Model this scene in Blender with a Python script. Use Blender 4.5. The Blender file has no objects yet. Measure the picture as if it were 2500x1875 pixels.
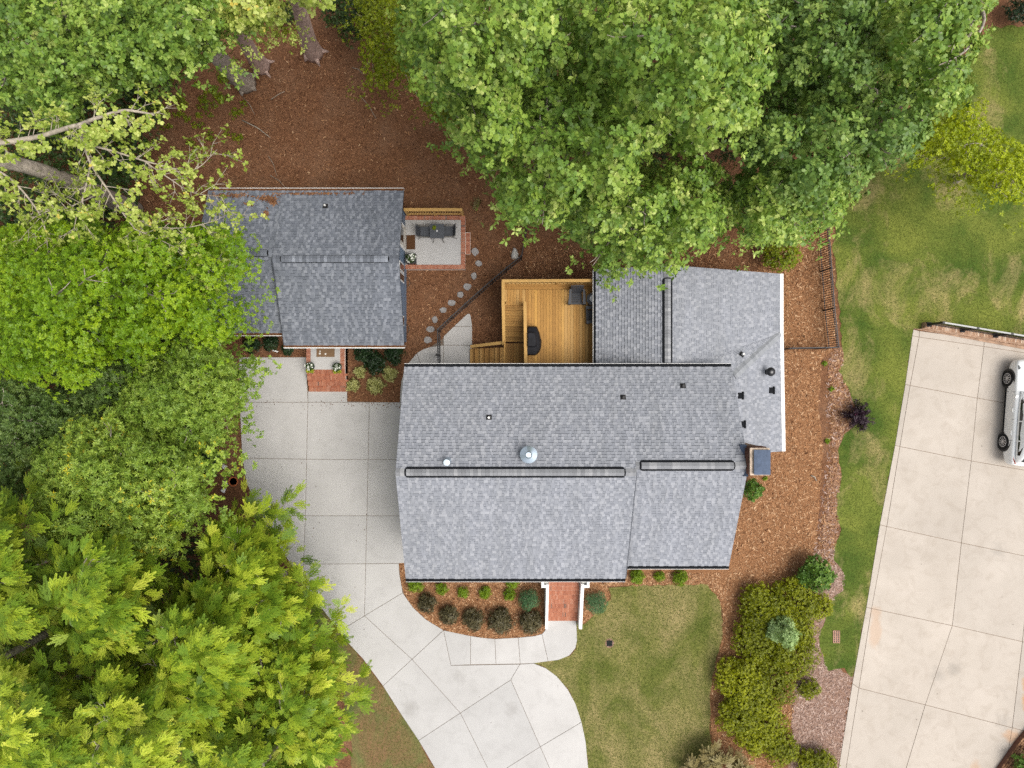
import bpy, math, random
import numpy as np
from mathutils import Vector, Matrix

random.seed(7)
rng = np.random.default_rng(7)
sc = bpy.context.scene
col = sc.collection

# ---------------------------------------------------------------- camera, sky, sun, exposure
H = 34.0          # camera height over the ground, metres
F = 1720.0        # focal length in photo pixels (2500 wide)
cam_d = bpy.data.cameras.new('camera')
cam = bpy.data.objects.new('camera', cam_d)
cam.location = (0, 0, H)
cam.rotation_euler = (0, 0, 0)
cam_d.sensor_width = 36.0
cam_d.lens = 36.0 * F / 2500.0
cam_d.clip_end = 500
col.objects.link(cam)
sc.camera = cam

SUN_EL = math.radians(65)
SUN_AZ = math.radians(114)       # clockwise from +Y
world = bpy.data.worlds.new('World')
sc.world = world
world.use_nodes = True
wn = world.node_tree
bg = wn.nodes['Background']
sky = wn.nodes.new('ShaderNodeTexSky')
sky.sky_type = 'NISHITA'
sky.sun_disc = False
sky.sun_elevation = SUN_EL
sky.sun_rotation = SUN_AZ
sky.dust_density = 4.0
hs = wn.nodes.new('ShaderNodeHueSaturation')
hs.inputs['Saturation'].default_value = 0.30
wn.links.new(sky.outputs[0], hs.inputs['Color'])
wn.links.new(hs.outputs[0], bg.inputs['Color'])
bg.inputs['Strength'].default_value = 0.12

sun_d = bpy.data.lights.new('sun', 'SUN')
sun_d.energy = 1.5
sun_d.angle = math.radians(42)
sun_d.color = (1.0, 0.95, 0.88)
sun = bpy.data.objects.new('sun', sun_d)
sdir = Vector((math.sin(SUN_AZ) * math.cos(SUN_EL), math.cos(SUN_AZ) * math.cos(SUN_EL), math.sin(SUN_EL)))
sun.rotation_euler = sdir.to_track_quat('Z', 'Y').to_euler()
sun.location = (0, 0, 60)
col.objects.link(sun)

sc.view_settings.view_transform = 'Standard'
sc.view_settings.look = 'None'
sc.view_settings.gamma = 1.0
sc.view_settings.use_curve_mapping = False
sc.view_settings.exposure = 0.80
sc.cycles.max_bounces = 6
sc.cycles.diffuse_bounces = 3
sc.cycles.transmission_bounces = 3
sc.cycles.use_denoising = False
sc.cycles.use_adaptive_sampling = False


def W(px, py, z=0.0):
    """photo pixel (2500 x 1875) at height z -> place in the world"""
    return Vector(((px - 1250) * (H - z) / F, (937.5 - py) * (H - z) / F, z))


def WX(px, z=0.0):
    return (px - 1250) * (H - z) / F


def WY(py, z=0.0):
    return (937.5 - py) * (H - z) / F


# ---------------------------------------------------------------- materials
def new_mat(name, rough=0.8, spec=0.3, metal=0.0):
    m = bpy.data.materials.new(name)
    m.use_nodes = True
    nt = m.node_tree
    b = nt.nodes['Principled BSDF']
    b.inputs['Roughness'].default_value = rough
    b.inputs['Specular IOR Level'].default_value = spec
    b.inputs['Metallic'].default_value = metal
    return m, nt, b


def node(nt, typ, ins=None, **props):
    n = nt.nodes.new(typ)
    for k, v in props.items():
        setattr(n, k, v)
    for k, v in (ins or {}).items():
        if hasattr(v, 'is_output') or isinstance(v, bpy.types.NodeSocket):
            nt.links.new(v, n.inputs[k])
        else:
            n.inputs[k].default_value = v
    return n


def ramp(nt, fac, stops, interp='LINEAR'):
    n = nt.nodes.new('ShaderNodeValToRGB')
    n.color_ramp.interpolation = interp
    el = n.color_ramp.elements
    while len(el) < len(stops):
        el.new(0.5)
    for e, (p, c) in zip(el, stops):
        e.position = p
        e.color = (c[0], c[1], c[2], 1)
    nt.links.new(fac, n.inputs[0])
    return n.outputs[0]


def pos(nt, scale=(1, 1, 1)):
    g = nt.nodes.new('ShaderNodeNewGeometry')
    mp = node(nt, 'ShaderNodeMapping', {'Vector': g.outputs['Position'], 'Scale': scale})
    return mp.outputs[0]


def noise(nt, vec, scale, detail=4.0, rough=0.6, out=0, dist=0.0):
    n = node(nt, 'ShaderNodeTexNoise', {'Vector': vec, 'Scale': scale, 'Detail': detail, 'Roughness': rough, 'Distortion': dist})
    return n.outputs[out]


def mixc(nt, fac, a, b, mode='MIX'):
    n = nt.nodes.new('ShaderNodeMix')
    n.data_type = 'RGBA'
    n.blend_type = mode
    for sock, v in ((n.inputs[0], fac), (n.inputs[6], a), (n.inputs[7], b)):
        if isinstance(v, bpy.types.NodeSocket):
            nt.links.new(v, sock)
        else:
            sock.default_value = v if isinstance(v, (int, float)) else (v[0], v[1], v[2], 1)
    return n.outputs[2]


def bump(nt, b, height, strength=0.3, dist=0.02):
    n = node(nt, 'ShaderNodeBump', {'Height': height, 'Strength': strength, 'Distance': dist})
    nt.links.new(n.outputs[0], b.inputs['Normal'])


def flat(name, c, rough=0.6, spec=0.4, metal=0.0, var=0.12, scale=6.0):
    m, nt, b = new_mat(name, rough, spec, metal)
    f = noise(nt, pos(nt), scale, 5)
    lo = tuple(x * (1 - var) for x in c)
    hi = tuple(min(1, x * (1 + var)) for x in c)
    nt.links.new(ramp(nt, f, [(0.3, lo), (0.7, hi)]), b.inputs['Base Color'])
    return m


def leaf_mat(name, stops, trans=0.3, rough=0.45, spec=0.35):
    m, nt, b = new_mat(name, rough, spec)
    a = node(nt, 'ShaderNodeAttribute', attribute_name='tint')
    c = ramp(nt, a.outputs['Fac'], stops)
    nt.links.new(c, b.inputs['Base Color'])
    t = node(nt, 'ShaderNodeBsdfTranslucent')
    c2 = mixc(nt, 1.0, c, (1.0, 1.0, 0.55), 'MULTIPLY')
    nt.links.new(c2, t.inputs['Color'])
    mx = node(nt, 'ShaderNodeMixShader', {0: trans})
    nt.links.new(b.outputs[0], mx.inputs[1])
    nt.links.new(t.outputs[0], mx.inputs[2])
    nt.links.new(mx.outputs[0], nt.nodes['Material Output'].inputs[0])
    return m


def tint_mat(name, stops, rough=0.85, spec=0.2, grain=0.0, gscale=180.0):
    m, nt, b = new_mat(name, rough, spec)
    a = node(nt, 'ShaderNodeAttribute', attribute_name='tint')
    c = ramp(nt, a.outputs['Fac'], stops)
    if grain:
        f = noise(nt, pos(nt), gscale, 2)
        g = ramp(nt, f, [(0.3, (1 - grain,) * 3), (0.7, (1 + grain,) * 3)])
        c = mixc(nt, 1.0, c, g, 'MULTIPLY')
    if grain:      # weathering: faint streaks and faded patches
        f2 = noise(nt, pos(nt, (1.6, 0.35, .5)), 1.1, 6, .65)
        c = mixc(nt, 1.0, c, ramp(nt, f2, [(.3, (.90, .90, .89)), (.7, (1.07, 1.07, 1.08))]), 'MULTIPLY')
    nt.links.new(c, b.inputs['Base Color'])
    return m


def concrete_marks(nt, p, c):
    # faint drips, oil spots and leaf stains
    v = node(nt, 'ShaderNodeTexVoronoi', {'Vector': p, 'Scale': 0.42, 'Randomness': 1.0})
    sp = node(nt, 'ShaderNodeSeparateColor', {0: v.outputs['Color']})
    d = node(nt, 'ShaderNodeMath', {0: v.outputs['Distance'], 1: noise(nt, p, 4.0, 4)}, operation='MULTIPLY')
    m = ramp(nt, d.outputs[0], [(0.02, (0.32,) * 3), (0.10, (0, 0, 0))])
    k = ramp(nt, sp.outputs[0], [(0.5, (0, 0, 0)), (0.55, (1, 1, 1))], 'CONSTANT')
    c = mixc(nt, mixc(nt, 1.0, m, k, 'MULTIPLY'), c, (0.20, 0.185, 0.165))
    w = node(nt, 'ShaderNodeTexNoise', {'Vector': p, 'Scale': 0.16, 'Detail': 5.0, 'Roughness': 0.55})
    return mixc(nt, 1.0, c, ramp(nt, w.outputs[0], [(0.32, (0.93,) * 3), (0.68, (1.05,) * 3)]), 'MULTIPLY')


def mulch(name, dark, mid, light, patch):
    m, nt, b = new_mat(name, 0.95, 0.1)
    p = pos(nt)
    w = node(nt, 'ShaderNodeTexNoise', {'Vector': p, 'Scale': 3.0, 'Detail': 3.0})
    pw = node(nt, 'ShaderNodeVectorMath', {0: p, 1: w.outputs['Color']}, operation='ADD')
    v = node(nt, 'ShaderNodeTexVoronoi', {'Vector': pw.outputs[0], 'Scale': 20.0, 'Randomness': 1.0})
    sep = node(nt, 'ShaderNodeSeparateColor', {0: v.outputs['Color']})
    c = ramp(nt, sep.outputs[0], [(0.0, dark), (0.55, mid), (0.88, mid), (1.0, light)])
    n2 = noise(nt, p, 45.0, 5)
    c = mixc(nt, 1.0, c, ramp(nt, n2, [(0.3, (0.6,) * 3), (0.7, (1.35,) * 3)]), 'MULTIPLY')
    n1 = noise(nt, p, 0.7, 6)
    c = mixc(nt, ramp(nt, n1, [(0.45, (0, 0, 0)), (0.7, (0.55,) * 3)]), c, patch)
    nt.links.new(c, b.inputs['Base Color'])
    bump(nt, b, sep.outputs[1], 0.8, 0.03)
    return m


M = {}
M['mulch_dark'] = mulch('dark_mulch', (0.095, 0.043, 0.022), (0.20, 0.095, 0.048), (0.34, 0.17, 0.09), (0.22, 0.125, 0.074))
M['mulch_fresh'] = mulch('fresh_mulch', (0.135, 0.062, 0.029), (0.31, 0.153, 0.072), (0.48, 0.28, 0.15), (0.26, 0.125, 0.058))
M['mulch_fade'] = mulch('faded_mulch', (0.15, 0.076, 0.045), (0.315, 0.175, 0.108), (0.46, 0.31, 0.21), (0.26, 0.135, 0.075))
M['mulch_grey'] = mulch('weathered_mulch', (0.16, 0.09, 0.065), (0.31, 0.20, 0.15), (0.46, 0.34, 0.28), (0.27, 0.15, 0.095))


def concrete(name, a, bcol, stain, stain_amt, rust=None):
    m, nt, b = new_mat(name, 0.85, 0.25)
    p = pos(nt)
    n1 = noise(nt, p, 0.5, 7, 0.62)
    c = ramp(nt, n1, [(0.3, a), (0.7, bcol)])
    n2 = noise(nt, pos(nt, (1, 1, 1)), 1.6, 6, 0.7, dist=0.6)
    c = mixc(nt, ramp(nt, n2, [(0.48, (0, 0, 0)), (0.75, (stain_amt,) * 3)]), c, stain)
    oi = node(nt, 'ShaderNodeObjectInfo')
    c = mixc(nt, 1.0, c, ramp(nt, oi.outputs['Random'], [(0.0, (0.93,) * 3), (1.0, (1.05, 1.04, 1.03))]), 'MULTIPLY')
    n3 = noise(nt, p, 38.0, 3)
    c = mixc(nt, 1.0, c, ramp(nt, n3, [(0.35, (0.985,) * 3), (0.65, (1.015,) * 3)]), 'MULTIPLY')
    # small dark specks and leaf stains
    v = node(nt, 'ShaderNodeTexVoronoi', {'Vector': p, 'Scale': 1.1, 'Randomness': 1.0})
    c = mixc(nt, ramp(nt, v.outputs['Distance'], [(0.03, (0.55,) * 3), (0.045, (0, 0, 0))]), c, (0.09, 0.07, 0.055))
    c = concrete_marks(nt, p, c)
    for (cx, cy, sx, sy, amt) in (rust or []):
        mp = node(nt, 'ShaderNodeMapping', {'Vector': p, 'Location': (-cx / sx, -cy / sy, 0), 'Scale': (1 / sx, 1 / sy, 0)})
        dn = noise(nt, p, 1.3, 5)
        ln = node(nt, 'ShaderNodeVectorMath', {0: mp.outputs[0]}, operation='LENGTH')
        ad = node(nt, 'ShaderNodeMath', {0: ln.outputs['Value'], 1: dn}, operation='ADD')
        c = mixc(nt, ramp(nt, ad.outputs[0], [(0.75, (amt,) * 3), (1.15, (0, 0, 0))]), c, (0.42, 0.20, 0.065))
    nt.links.new(c, b.inputs['Base Color'])
    bump(nt, b, n3, 0.08, 0.01)
    return m


M['concrete'] = concrete('pale_concrete', (0.425, 0.415, 0.40), (0.475, 0.465, 0.45), (0.34, 0.33, 0.315), 0.5)
M['concrete_tan'] = concrete('tan_concrete', (0.395, 0.352, 0.302), (0.45, 0.403, 0.35), (0.33, 0.285, 0.235), 0.7,
                             [(24.9, -15.0, 0.8, 2.2, 0.8), (24.2, -17.0, 1.4, 0.8, 0.45), (22.4, -18.6, 0.7, 1.2, 0.3), (17.5, -11.8, 0.7, 3.0, 0.28)])
M['joint_tan'] = flat('tan_joint_soil', (0.22, 0.16, 0.115), 0.95, 0.1)
M['joint'] = flat('joint_soil', (0.19, 0.155, 0.125), 0.95, 0.1)
M['stone_grey'] = flat('grey_flagstone', (0.28, 0.265, 0.255), 0.9, 0.2, var=0.22, scale=9)
M['rock_white'] = flat('white_rock', (0.55, 0.53, 0.49), 0.85, 0.2, var=0.45, scale=14)


def lawn(name, g1, g2, tan, tan_lo, tan_hi, green_scale=0.45):
    m, nt, b = new_mat(name, 0.95, 0.1)
    p = pos(nt)
    n1 = noise(nt, p, green_scale, 4, 0.55, dist=0.4)
    c = ramp(nt, n1, [(0.35, g1), (0.65, g2)])
    n2 = noise(nt, pos(nt, (1.2, 0.8, 1)), 0.42, 8, 0.68, dist=0.5)
    c = mixc(nt, ramp(nt, n2, [(tan_lo, (0, 0, 0)), (tan_hi, (0.85,) * 3)]), c, tan)
    n3 = noise(nt, p, 9.0, 6, 0.75)
    c = mixc(nt, 1.0, c, ramp(nt, n3, [(0.32, (0.72,) * 3), (0.68, (1.3, 1.26, 1.2))]), 'MULTIPLY')
    nt.links.new(c, b.inputs['Base Color'])
    bump(nt, b, noise(nt, p, 60.0, 4), 0.5, 0.03)
    return m


M['lawn_right'] = lawn('green_lawn', (0.055, 0.094, 0.016), (0.15, 0.175, 0.034), (0.36, 0.275, 0.135), 0.51, 0.73)
M['lawn_front'] = lawn('patchy_lawn', (0.085, 0.105, 0.022), (0.15, 0.155, 0.042), (0.30, 0.24, 0.115), 0.40, 0.68, 0.8)
M['lawn_left'] = lawn('thin_lawn', (0.085, 0.11, 0.035), (0.13, 0.145, 0.05), (0.19, 0.11, 0.06), 0.38, 0.6, 0.8)
M['grass_blade'] = leaf_mat('grass_blades', [(0, (0.07, 0.11, 0.018)), (0.6, (0.14, 0.18, 0.03)), (1, (0.30, 0.26, 0.085))], 0.25, 0.7, 0.15)
M['chip'] = tint_mat('wood_chips', [(0, (0.06, 0.025, 0.012)), (0.45, (0.19, 0.088, 0.042)), (0.8, (0.36, 0.185, 0.088)), (1, (0.52, 0.33, 0.19))], 0.9, 0.1)
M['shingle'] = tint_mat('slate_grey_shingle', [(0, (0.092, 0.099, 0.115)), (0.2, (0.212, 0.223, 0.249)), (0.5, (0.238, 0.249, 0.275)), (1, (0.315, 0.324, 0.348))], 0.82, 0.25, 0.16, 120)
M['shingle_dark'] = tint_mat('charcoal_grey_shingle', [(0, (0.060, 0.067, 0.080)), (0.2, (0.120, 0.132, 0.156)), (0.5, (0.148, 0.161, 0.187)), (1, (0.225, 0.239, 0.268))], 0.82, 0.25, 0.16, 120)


def obj_random(name, stops, rough=0.85, spec=0.2, grain=0.15, gs=30.0, stretch=(1, 1, 1)):
    m, nt, b = new_mat(name, rough, spec)
    oi = node(nt, 'ShaderNodeObjectInfo')
    c = ramp(nt, oi.outputs['Random'], stops)
    f = noise(nt, pos(nt, stretch), gs, 5)
    c = mixc(nt, 1.0, c, ramp(nt, f, [(0.3, (1 - grain,) * 3), (0.7, (1 + grain,) * 3)]), 'MULTIPLY')
    nt.links.new(c, b.inputs['Base Color'])
    return m


M['ridge_cap'] = obj_random('ridge_cap_shingle', [(0, (0.20, 0.205, 0.215)), (0.6, (0.25, 0.256, 0.268)), (1, (0.33, 0.333, 0.34))], 0.85, 0.2)
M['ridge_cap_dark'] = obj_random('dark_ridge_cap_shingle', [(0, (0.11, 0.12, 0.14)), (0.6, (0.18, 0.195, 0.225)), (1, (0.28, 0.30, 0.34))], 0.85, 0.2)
M['brick'] = obj_random('red_brick', [(0, (0.28, 0.10, 0.058)), (0.25, (0.33, 0.125, 0.072)), (0.85, (0.38, 0.155, 0.09)), (0.96, (0.42, 0.20, 0.13)), (1, (0.15, 0.09, 0.07))], 0.9, 0.15, 0.2)
M['brick_tan'] = obj_random('weathered_brick', [(0, (0.33, 0.19, 0.12)), (0.5, (0.45, 0.28, 0.18)), (1, (0.60, 0.46, 0.35))], 0.9, 0.15, 0.2)
M['mortar'] = flat('mortar', (0.66, 0.54, 0.46), 0.95, 0.1, var=0.15, scale=20)
M['mortar_stain'] = flat('stained_footing', (0.36, 0.24, 0.165), 0.95, 0.1, var=0.3, scale=5)
M['board'] = obj_random('cedar_deck_board', [(0, (0.31, 0.155, 0.034)), (0.5, (0.405, 0.212, 0.050)), (0.85, (0.44, 0.255, 0.080)), (1, (0.50, 0.27, 0.06))], 0.6, 0.3, 0.22, 5.0, (6, 0.6, 1))
M['tread'] = obj_random('cedar_tread', [(0, (0.28, 0.148, 0.038)), (1, (0.42, 0.235, 0.064))], 0.65, 0.3, 0.22, 5.0, (1, 6, 1))
M['rail'] = obj_random('cedar_rail', [(0, (0.46, 0.27, 0.08)), (1, (0.52, 0.32, 0.11))], 0.6, 0.3, 0.15, 4.0, (3, 3, 1))
M['black'] = flat('black_metal', (0.022, 0.021, 0.022), 0.5, 0.4)
M['black_rail'] = flat('weathered_black_rail', (0.10, 0.095, 0.10), 0.45, 0.5)
M['grey_rail'] = flat('grey_handrail', (0.36, 0.36, 0.35), 0.5, 0.4)
M['felt'] = flat('roof_felt', (0.055, 0.06, 0.07), 0.95, 0.1)
M['white'] = flat('white_paint', (0.78, 0.775, 0.75), 0.5, 0.4, var=0.05, scale=3)
M['guard'] = flat('black_gutter_guard', (0.010, 0.011, 0.013), 0.9, 0.1)
M['litter'] = mulch('gutter_litter', (0.06, 0.025, 0.012), (0.17, 0.08, 0.038), (0.33, 0.18, 0.09), (0.12, 0.05, 0.02))
M['siding'] = flat('blue_grey_siding', (0.14, 0.195, 0.275), 0.6, 0.3, var=0.08)
M['glass'] = flat('dark_window_glass', (0.02, 0.024, 0.028), 0.08, 0.6)
M['chrome'] = flat('galvanized_metal', (0.50, 0.58, 0.64), 0.3, 0.5, 0.8, var=0.1, scale=3)
M['cap_blue'] = flat('blue_grey_sheet_metal', (0.075, 0.10, 0.15), 0.7, 0.2, 0.0, var=0.2)
M['crown_mortar'] = flat('chimney_crown', (0.50, 0.40, 0.31), 0.95, 0.1, var=0.35, scale=8)
M['brick_brown'] = obj_random('brown_brick', [(0, (0.09, 0.045, 0.032)), (1, (0.2, 0.1, 0.07))], 0.9, 0.15, 0.2)
M['char'] = flat('charcoal_resin', (0.05, 0.053, 0.06), 0.55, 0.35)
M['char2'] = flat('charcoal_mesh', (0.065, 0.07, 0.078), 0.6, 0.3)
M['steel_tan'] = flat('bronze_tube', (0.12, 0.11, 0.09), 0.35, 0.5, 0.4)
M['cover'] = flat('black_vinyl_cover', (0.014, 0.014, 0.017), 0.7, 0.2, var=0.3, scale=5)
M['mat_brown'] = flat('coir_mat', (0.085, 0.042, 0.02), 0.95, 0.1, var=0.2, scale=60)
M['mat_tan'] = flat('tan_coir_mat', (0.185, 0.115, 0.065), 0.95, 0.1, var=0.2, scale=60)
M['door'] = flat('cream_door', (0.66, 0.63, 0.57), 0.5, 0.4, var=0.05)
M['petal'] = flat('white_petals', (0.75, 0.76, 0.68), 0.7, 0.2)
M['terracotta'] = flat('terracotta', (0.48, 0.15, 0.06), 0.8, 0.2)
M['bark_grey'] = flat('grey_bark', (0.35, 0.30, 0.25), 0.95, 0.1, var=0.45, scale=7)
M['bark_red'] = flat('ruddy_bark', (0.45, 0.325, 0.275), 0.95, 0.1, var=0.45, scale=7)
M['bark_pale'] = flat('pale_bark', (0.33, 0.285, 0.225), 0.9, 0.15, var=0.4, scale=6)
M['soil'] = flat('potting_soil', (0.035, 0.024, 0.016), 0.95, 0.1)
M['paint_car'] = flat('white_car_paint', (0.80, 0.81, 0.80), 0.18, 0.6, var=0.01)
M['car_glass'] = flat('tinted_car_glass', (0.012, 0.016, 0.016), 0.04, 0.7)
M['tyre'] = flat('tyre_rubber', (0.013, 0.013, 0.013), 0.8, 0.2)
M['rim'] = flat('alloy_rim', (0.55, 0.55, 0.56), 0.3, 0.5, 0.7)
M['lamp_red'] = flat('red_lens', (0.28, 0.03, 0.01), 0.2, 0.6)
M['lamp_clear'] = flat('smoked_headlight', (0.10, 0.11, 0.11), 0.1, 0.7)

G = lambda *a: a
M['oak'] = leaf_mat('oak_leaves', [(0, (0.046, 0.100, 0.014)), (0.42, (0.130, 0.230, 0.030)), (0.78, (0.265, 0.375, 0.058)), (1, (0.49, 0.56, 0.16))], 0.2)
M['oak_deep'] = leaf_mat('deep_oak_leaves', [(0, (0.044, 0.096, 0.018)), (0.5, (0.125, 0.220, 0.040)), (1, (0.30, 0.41, 0.085))], 0.2)
M['maple'] = leaf_mat('lime_maple_leaves', [(0, (0.055, 0.13, 0.004)), (0.45, (0.165, 0.295, 0.007)), (1, (0.37, 0.50, 0.018))], 0.32)
M['willow'] = leaf_mat('willow_oak_leaves', [(0, (0.08, 0.15, 0.018)), (0.5, (0.20, 0.315, 0.036)), (0.985, (0.38, 0.49, 0.07)), (1, (0.60, 0.52, 0.03))], 0.28)
M['willow_deep'] = leaf_mat('deep_willow_leaves', [(0, (0.05, 0.10, 0.02)), (0.5, (0.11, 0.185, 0.038)), (1, (0.22, 0.31, 0.075))], 0.25)
M['cypress'] = leaf_mat('cypress_sprays', [(0, (0.065, 0.135, 0.012)), (0.4, (0.175, 0.285, 0.020)), (0.75, (0.385, 0.475, 0.032)), (1, (0.64, 0.67, 0.09))], 0.2)
M['poplar'] = leaf_mat('pale_yellow_green_leaves', [(0, (0.15, 0.22, 0.025)), (0.5, (0.32, 0.41, 0.06)), (0.92, (0.56, 0.60, 0.17)), (1, (0.62, 0.50, 0.09))], 0.3)
M['under'] = leaf_mat('olive_understory_leaves', [(0, (0.07, 0.105, 0.002)), (0.5, (0.165, 0.215, 0.003)), (1, (0.31, 0.355, 0.008))], 0.3)
M['lime_tree'] = leaf_mat('chartreuse_leaves', [(0, (0.12, 0.18, 0.003)), (0.5, (0.28, 0.355, 0.004)), (1, (0.46, 0.52, 0.010))], 0.32)
M['dark_leaf'] = leaf_mat('dark_glossy_leaves', [(0, (0.007, 0.018, 0.006)), (0.6, (0.018, 0.042, 0.012)), (1, (0.05, 0.085, 0.028))], 0.12, 0.4, 0.3)
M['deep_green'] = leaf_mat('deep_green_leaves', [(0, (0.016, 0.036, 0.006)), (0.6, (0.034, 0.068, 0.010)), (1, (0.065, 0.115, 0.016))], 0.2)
M['varieg'] = leaf_mat('variegated_leaves', [(0, (0.20, 0.21, 0.05)), (0.4, (0.40, 0.40, 0.13)), (1, (0.60, 0.57, 0.25))], 0.25)
M['lime_shrub'] = leaf_mat('lime_shrub_leaves', [(0, (0.09, 0.15, 0.004)), (0.5, (0.17, 0.27, 0.008)), (1, (0.28, 0.40, 0.02))], 0.3)
M['olive_brown'] = leaf_mat('bronze_olive_leaves', [(0, (0.040, 0.034, 0.014)), (0.5, (0.078, 0.066, 0.028)), (1, (0.14, 0.12, 0.055))], 0.15)
M['blue_green'] = leaf_mat('blue_green_needles', [(0, (0.04, 0.10, 0.04)), (0.5, (0.085, 0.19, 0.075)), (1, (0.15, 0.28, 0.12))], 0.2)
M['juniper'] = leaf_mat('juniper_leaves', [(0, (0.07, 0.088, 0.002)), (0.5, (0.175, 0.20, 0.002)), (1, (0.34, 0.36, 0.006))], 0.25)
M['azalea'] = leaf_mat('azalea_leaves', [(0, (0.035, 0.095, 0.012)), (0.5, (0.09, 0.185, 0.022)), (0.96, (0.17, 0.29, 0.04)), (1, (0.5, 0.32, 0.03))], 0.25)
M['spruce'] = leaf_mat('silver_green_needles', [(0, (0.19, 0.31, 0.11)), (0.5, (0.36, 0.50, 0.19)), (1, (0.56, 0.68, 0.33))], 0.25)
M['purple'] = leaf_mat('purple_leaves', [(0, (0.012, 0.006, 0.010)), (0.7, (0.032, 0.012, 0.024)), (0.9, (0.055, 0.018, 0.036)), (1, (0.34, 0.06, 0.17))], 0.12)
M['tan_grass'] = leaf_mat('tan_sprays', [(0, (0.11, 0.085, 0.025)), (0.5, (0.24, 0.195, 0.075)), (1, (0.36, 0.31, 0.14))], 0.25)
M['yellow_creeper'] = leaf_mat('chartreuse_creeper', [(0, (0.22, 0.26, 0.01)), (1, (0.42, 0.46, 0.03))], 0.3)

# ---------------------------------------------------------------- builders
def tag(o, label=None, cat=None, group=None, kind=None):
    if label: o['label'] = label
    if cat: o['category'] = cat
    if group: o['group'] = group
    if kind: o['kind'] = kind
    return o


def thing(name, loc, label, cat, group=None):
    o = bpy.data.objects.new(name, None)
    o.empty_display_size = 0.3
    o.location = loc
    col.objects.link(o)
    return tag(o, label, cat, group)


def adopt(o, parent):
    if parent is not None:
        o.parent = parent
        if parent.type == 'EMPTY' and parent.parent is None and not parent.get('local'):
            o.matrix_parent_inverse = Matrix.Translation(-Vector(parent.location))
    return o


def link(name, me, mat, parent=None):
    if mat is not None and len(me.materials) == 0:
        me.materials.append(mat)
    o = bpy.data.objects.new(name, me)
    col.objects.link(o)
    return adopt(o, parent)


def np_mesh(name, V, Fc, mat, parent=None, tint=None, kind=None, smooth=False):
    me = bpy.data.meshes.new(name)
    V = np.ascontiguousarray(V, dtype=np.float32)
    Fc = np.ascontiguousarray(Fc, dtype=np.int32)
    k = Fc.shape[1]
    me.vertices.add(len(V))
    me.vertices.foreach_set('co', V.ravel())
    me.loops.add(Fc.size)
    me.loops.foreach_set('vertex_index', Fc.ravel())
    me.polygons.add(len(Fc))
    me.polygons.foreach_set('loop_start', np.arange(0, Fc.size, k, dtype=np.int32))
    if smooth:
        me.polygons.foreach_set('use_smooth', np.ones(len(Fc), dtype=bool))
    me.update(calc_edges=True)
    if tint is not None:
        a = me.attributes.new('tint', 'FLOAT', 'POINT')
        a.data.foreach_set('value', np.ascontiguousarray(tint, dtype=np.float32))
    o = link(name, me, mat, parent)
    if kind: o['kind'] = kind
    return o


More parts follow.
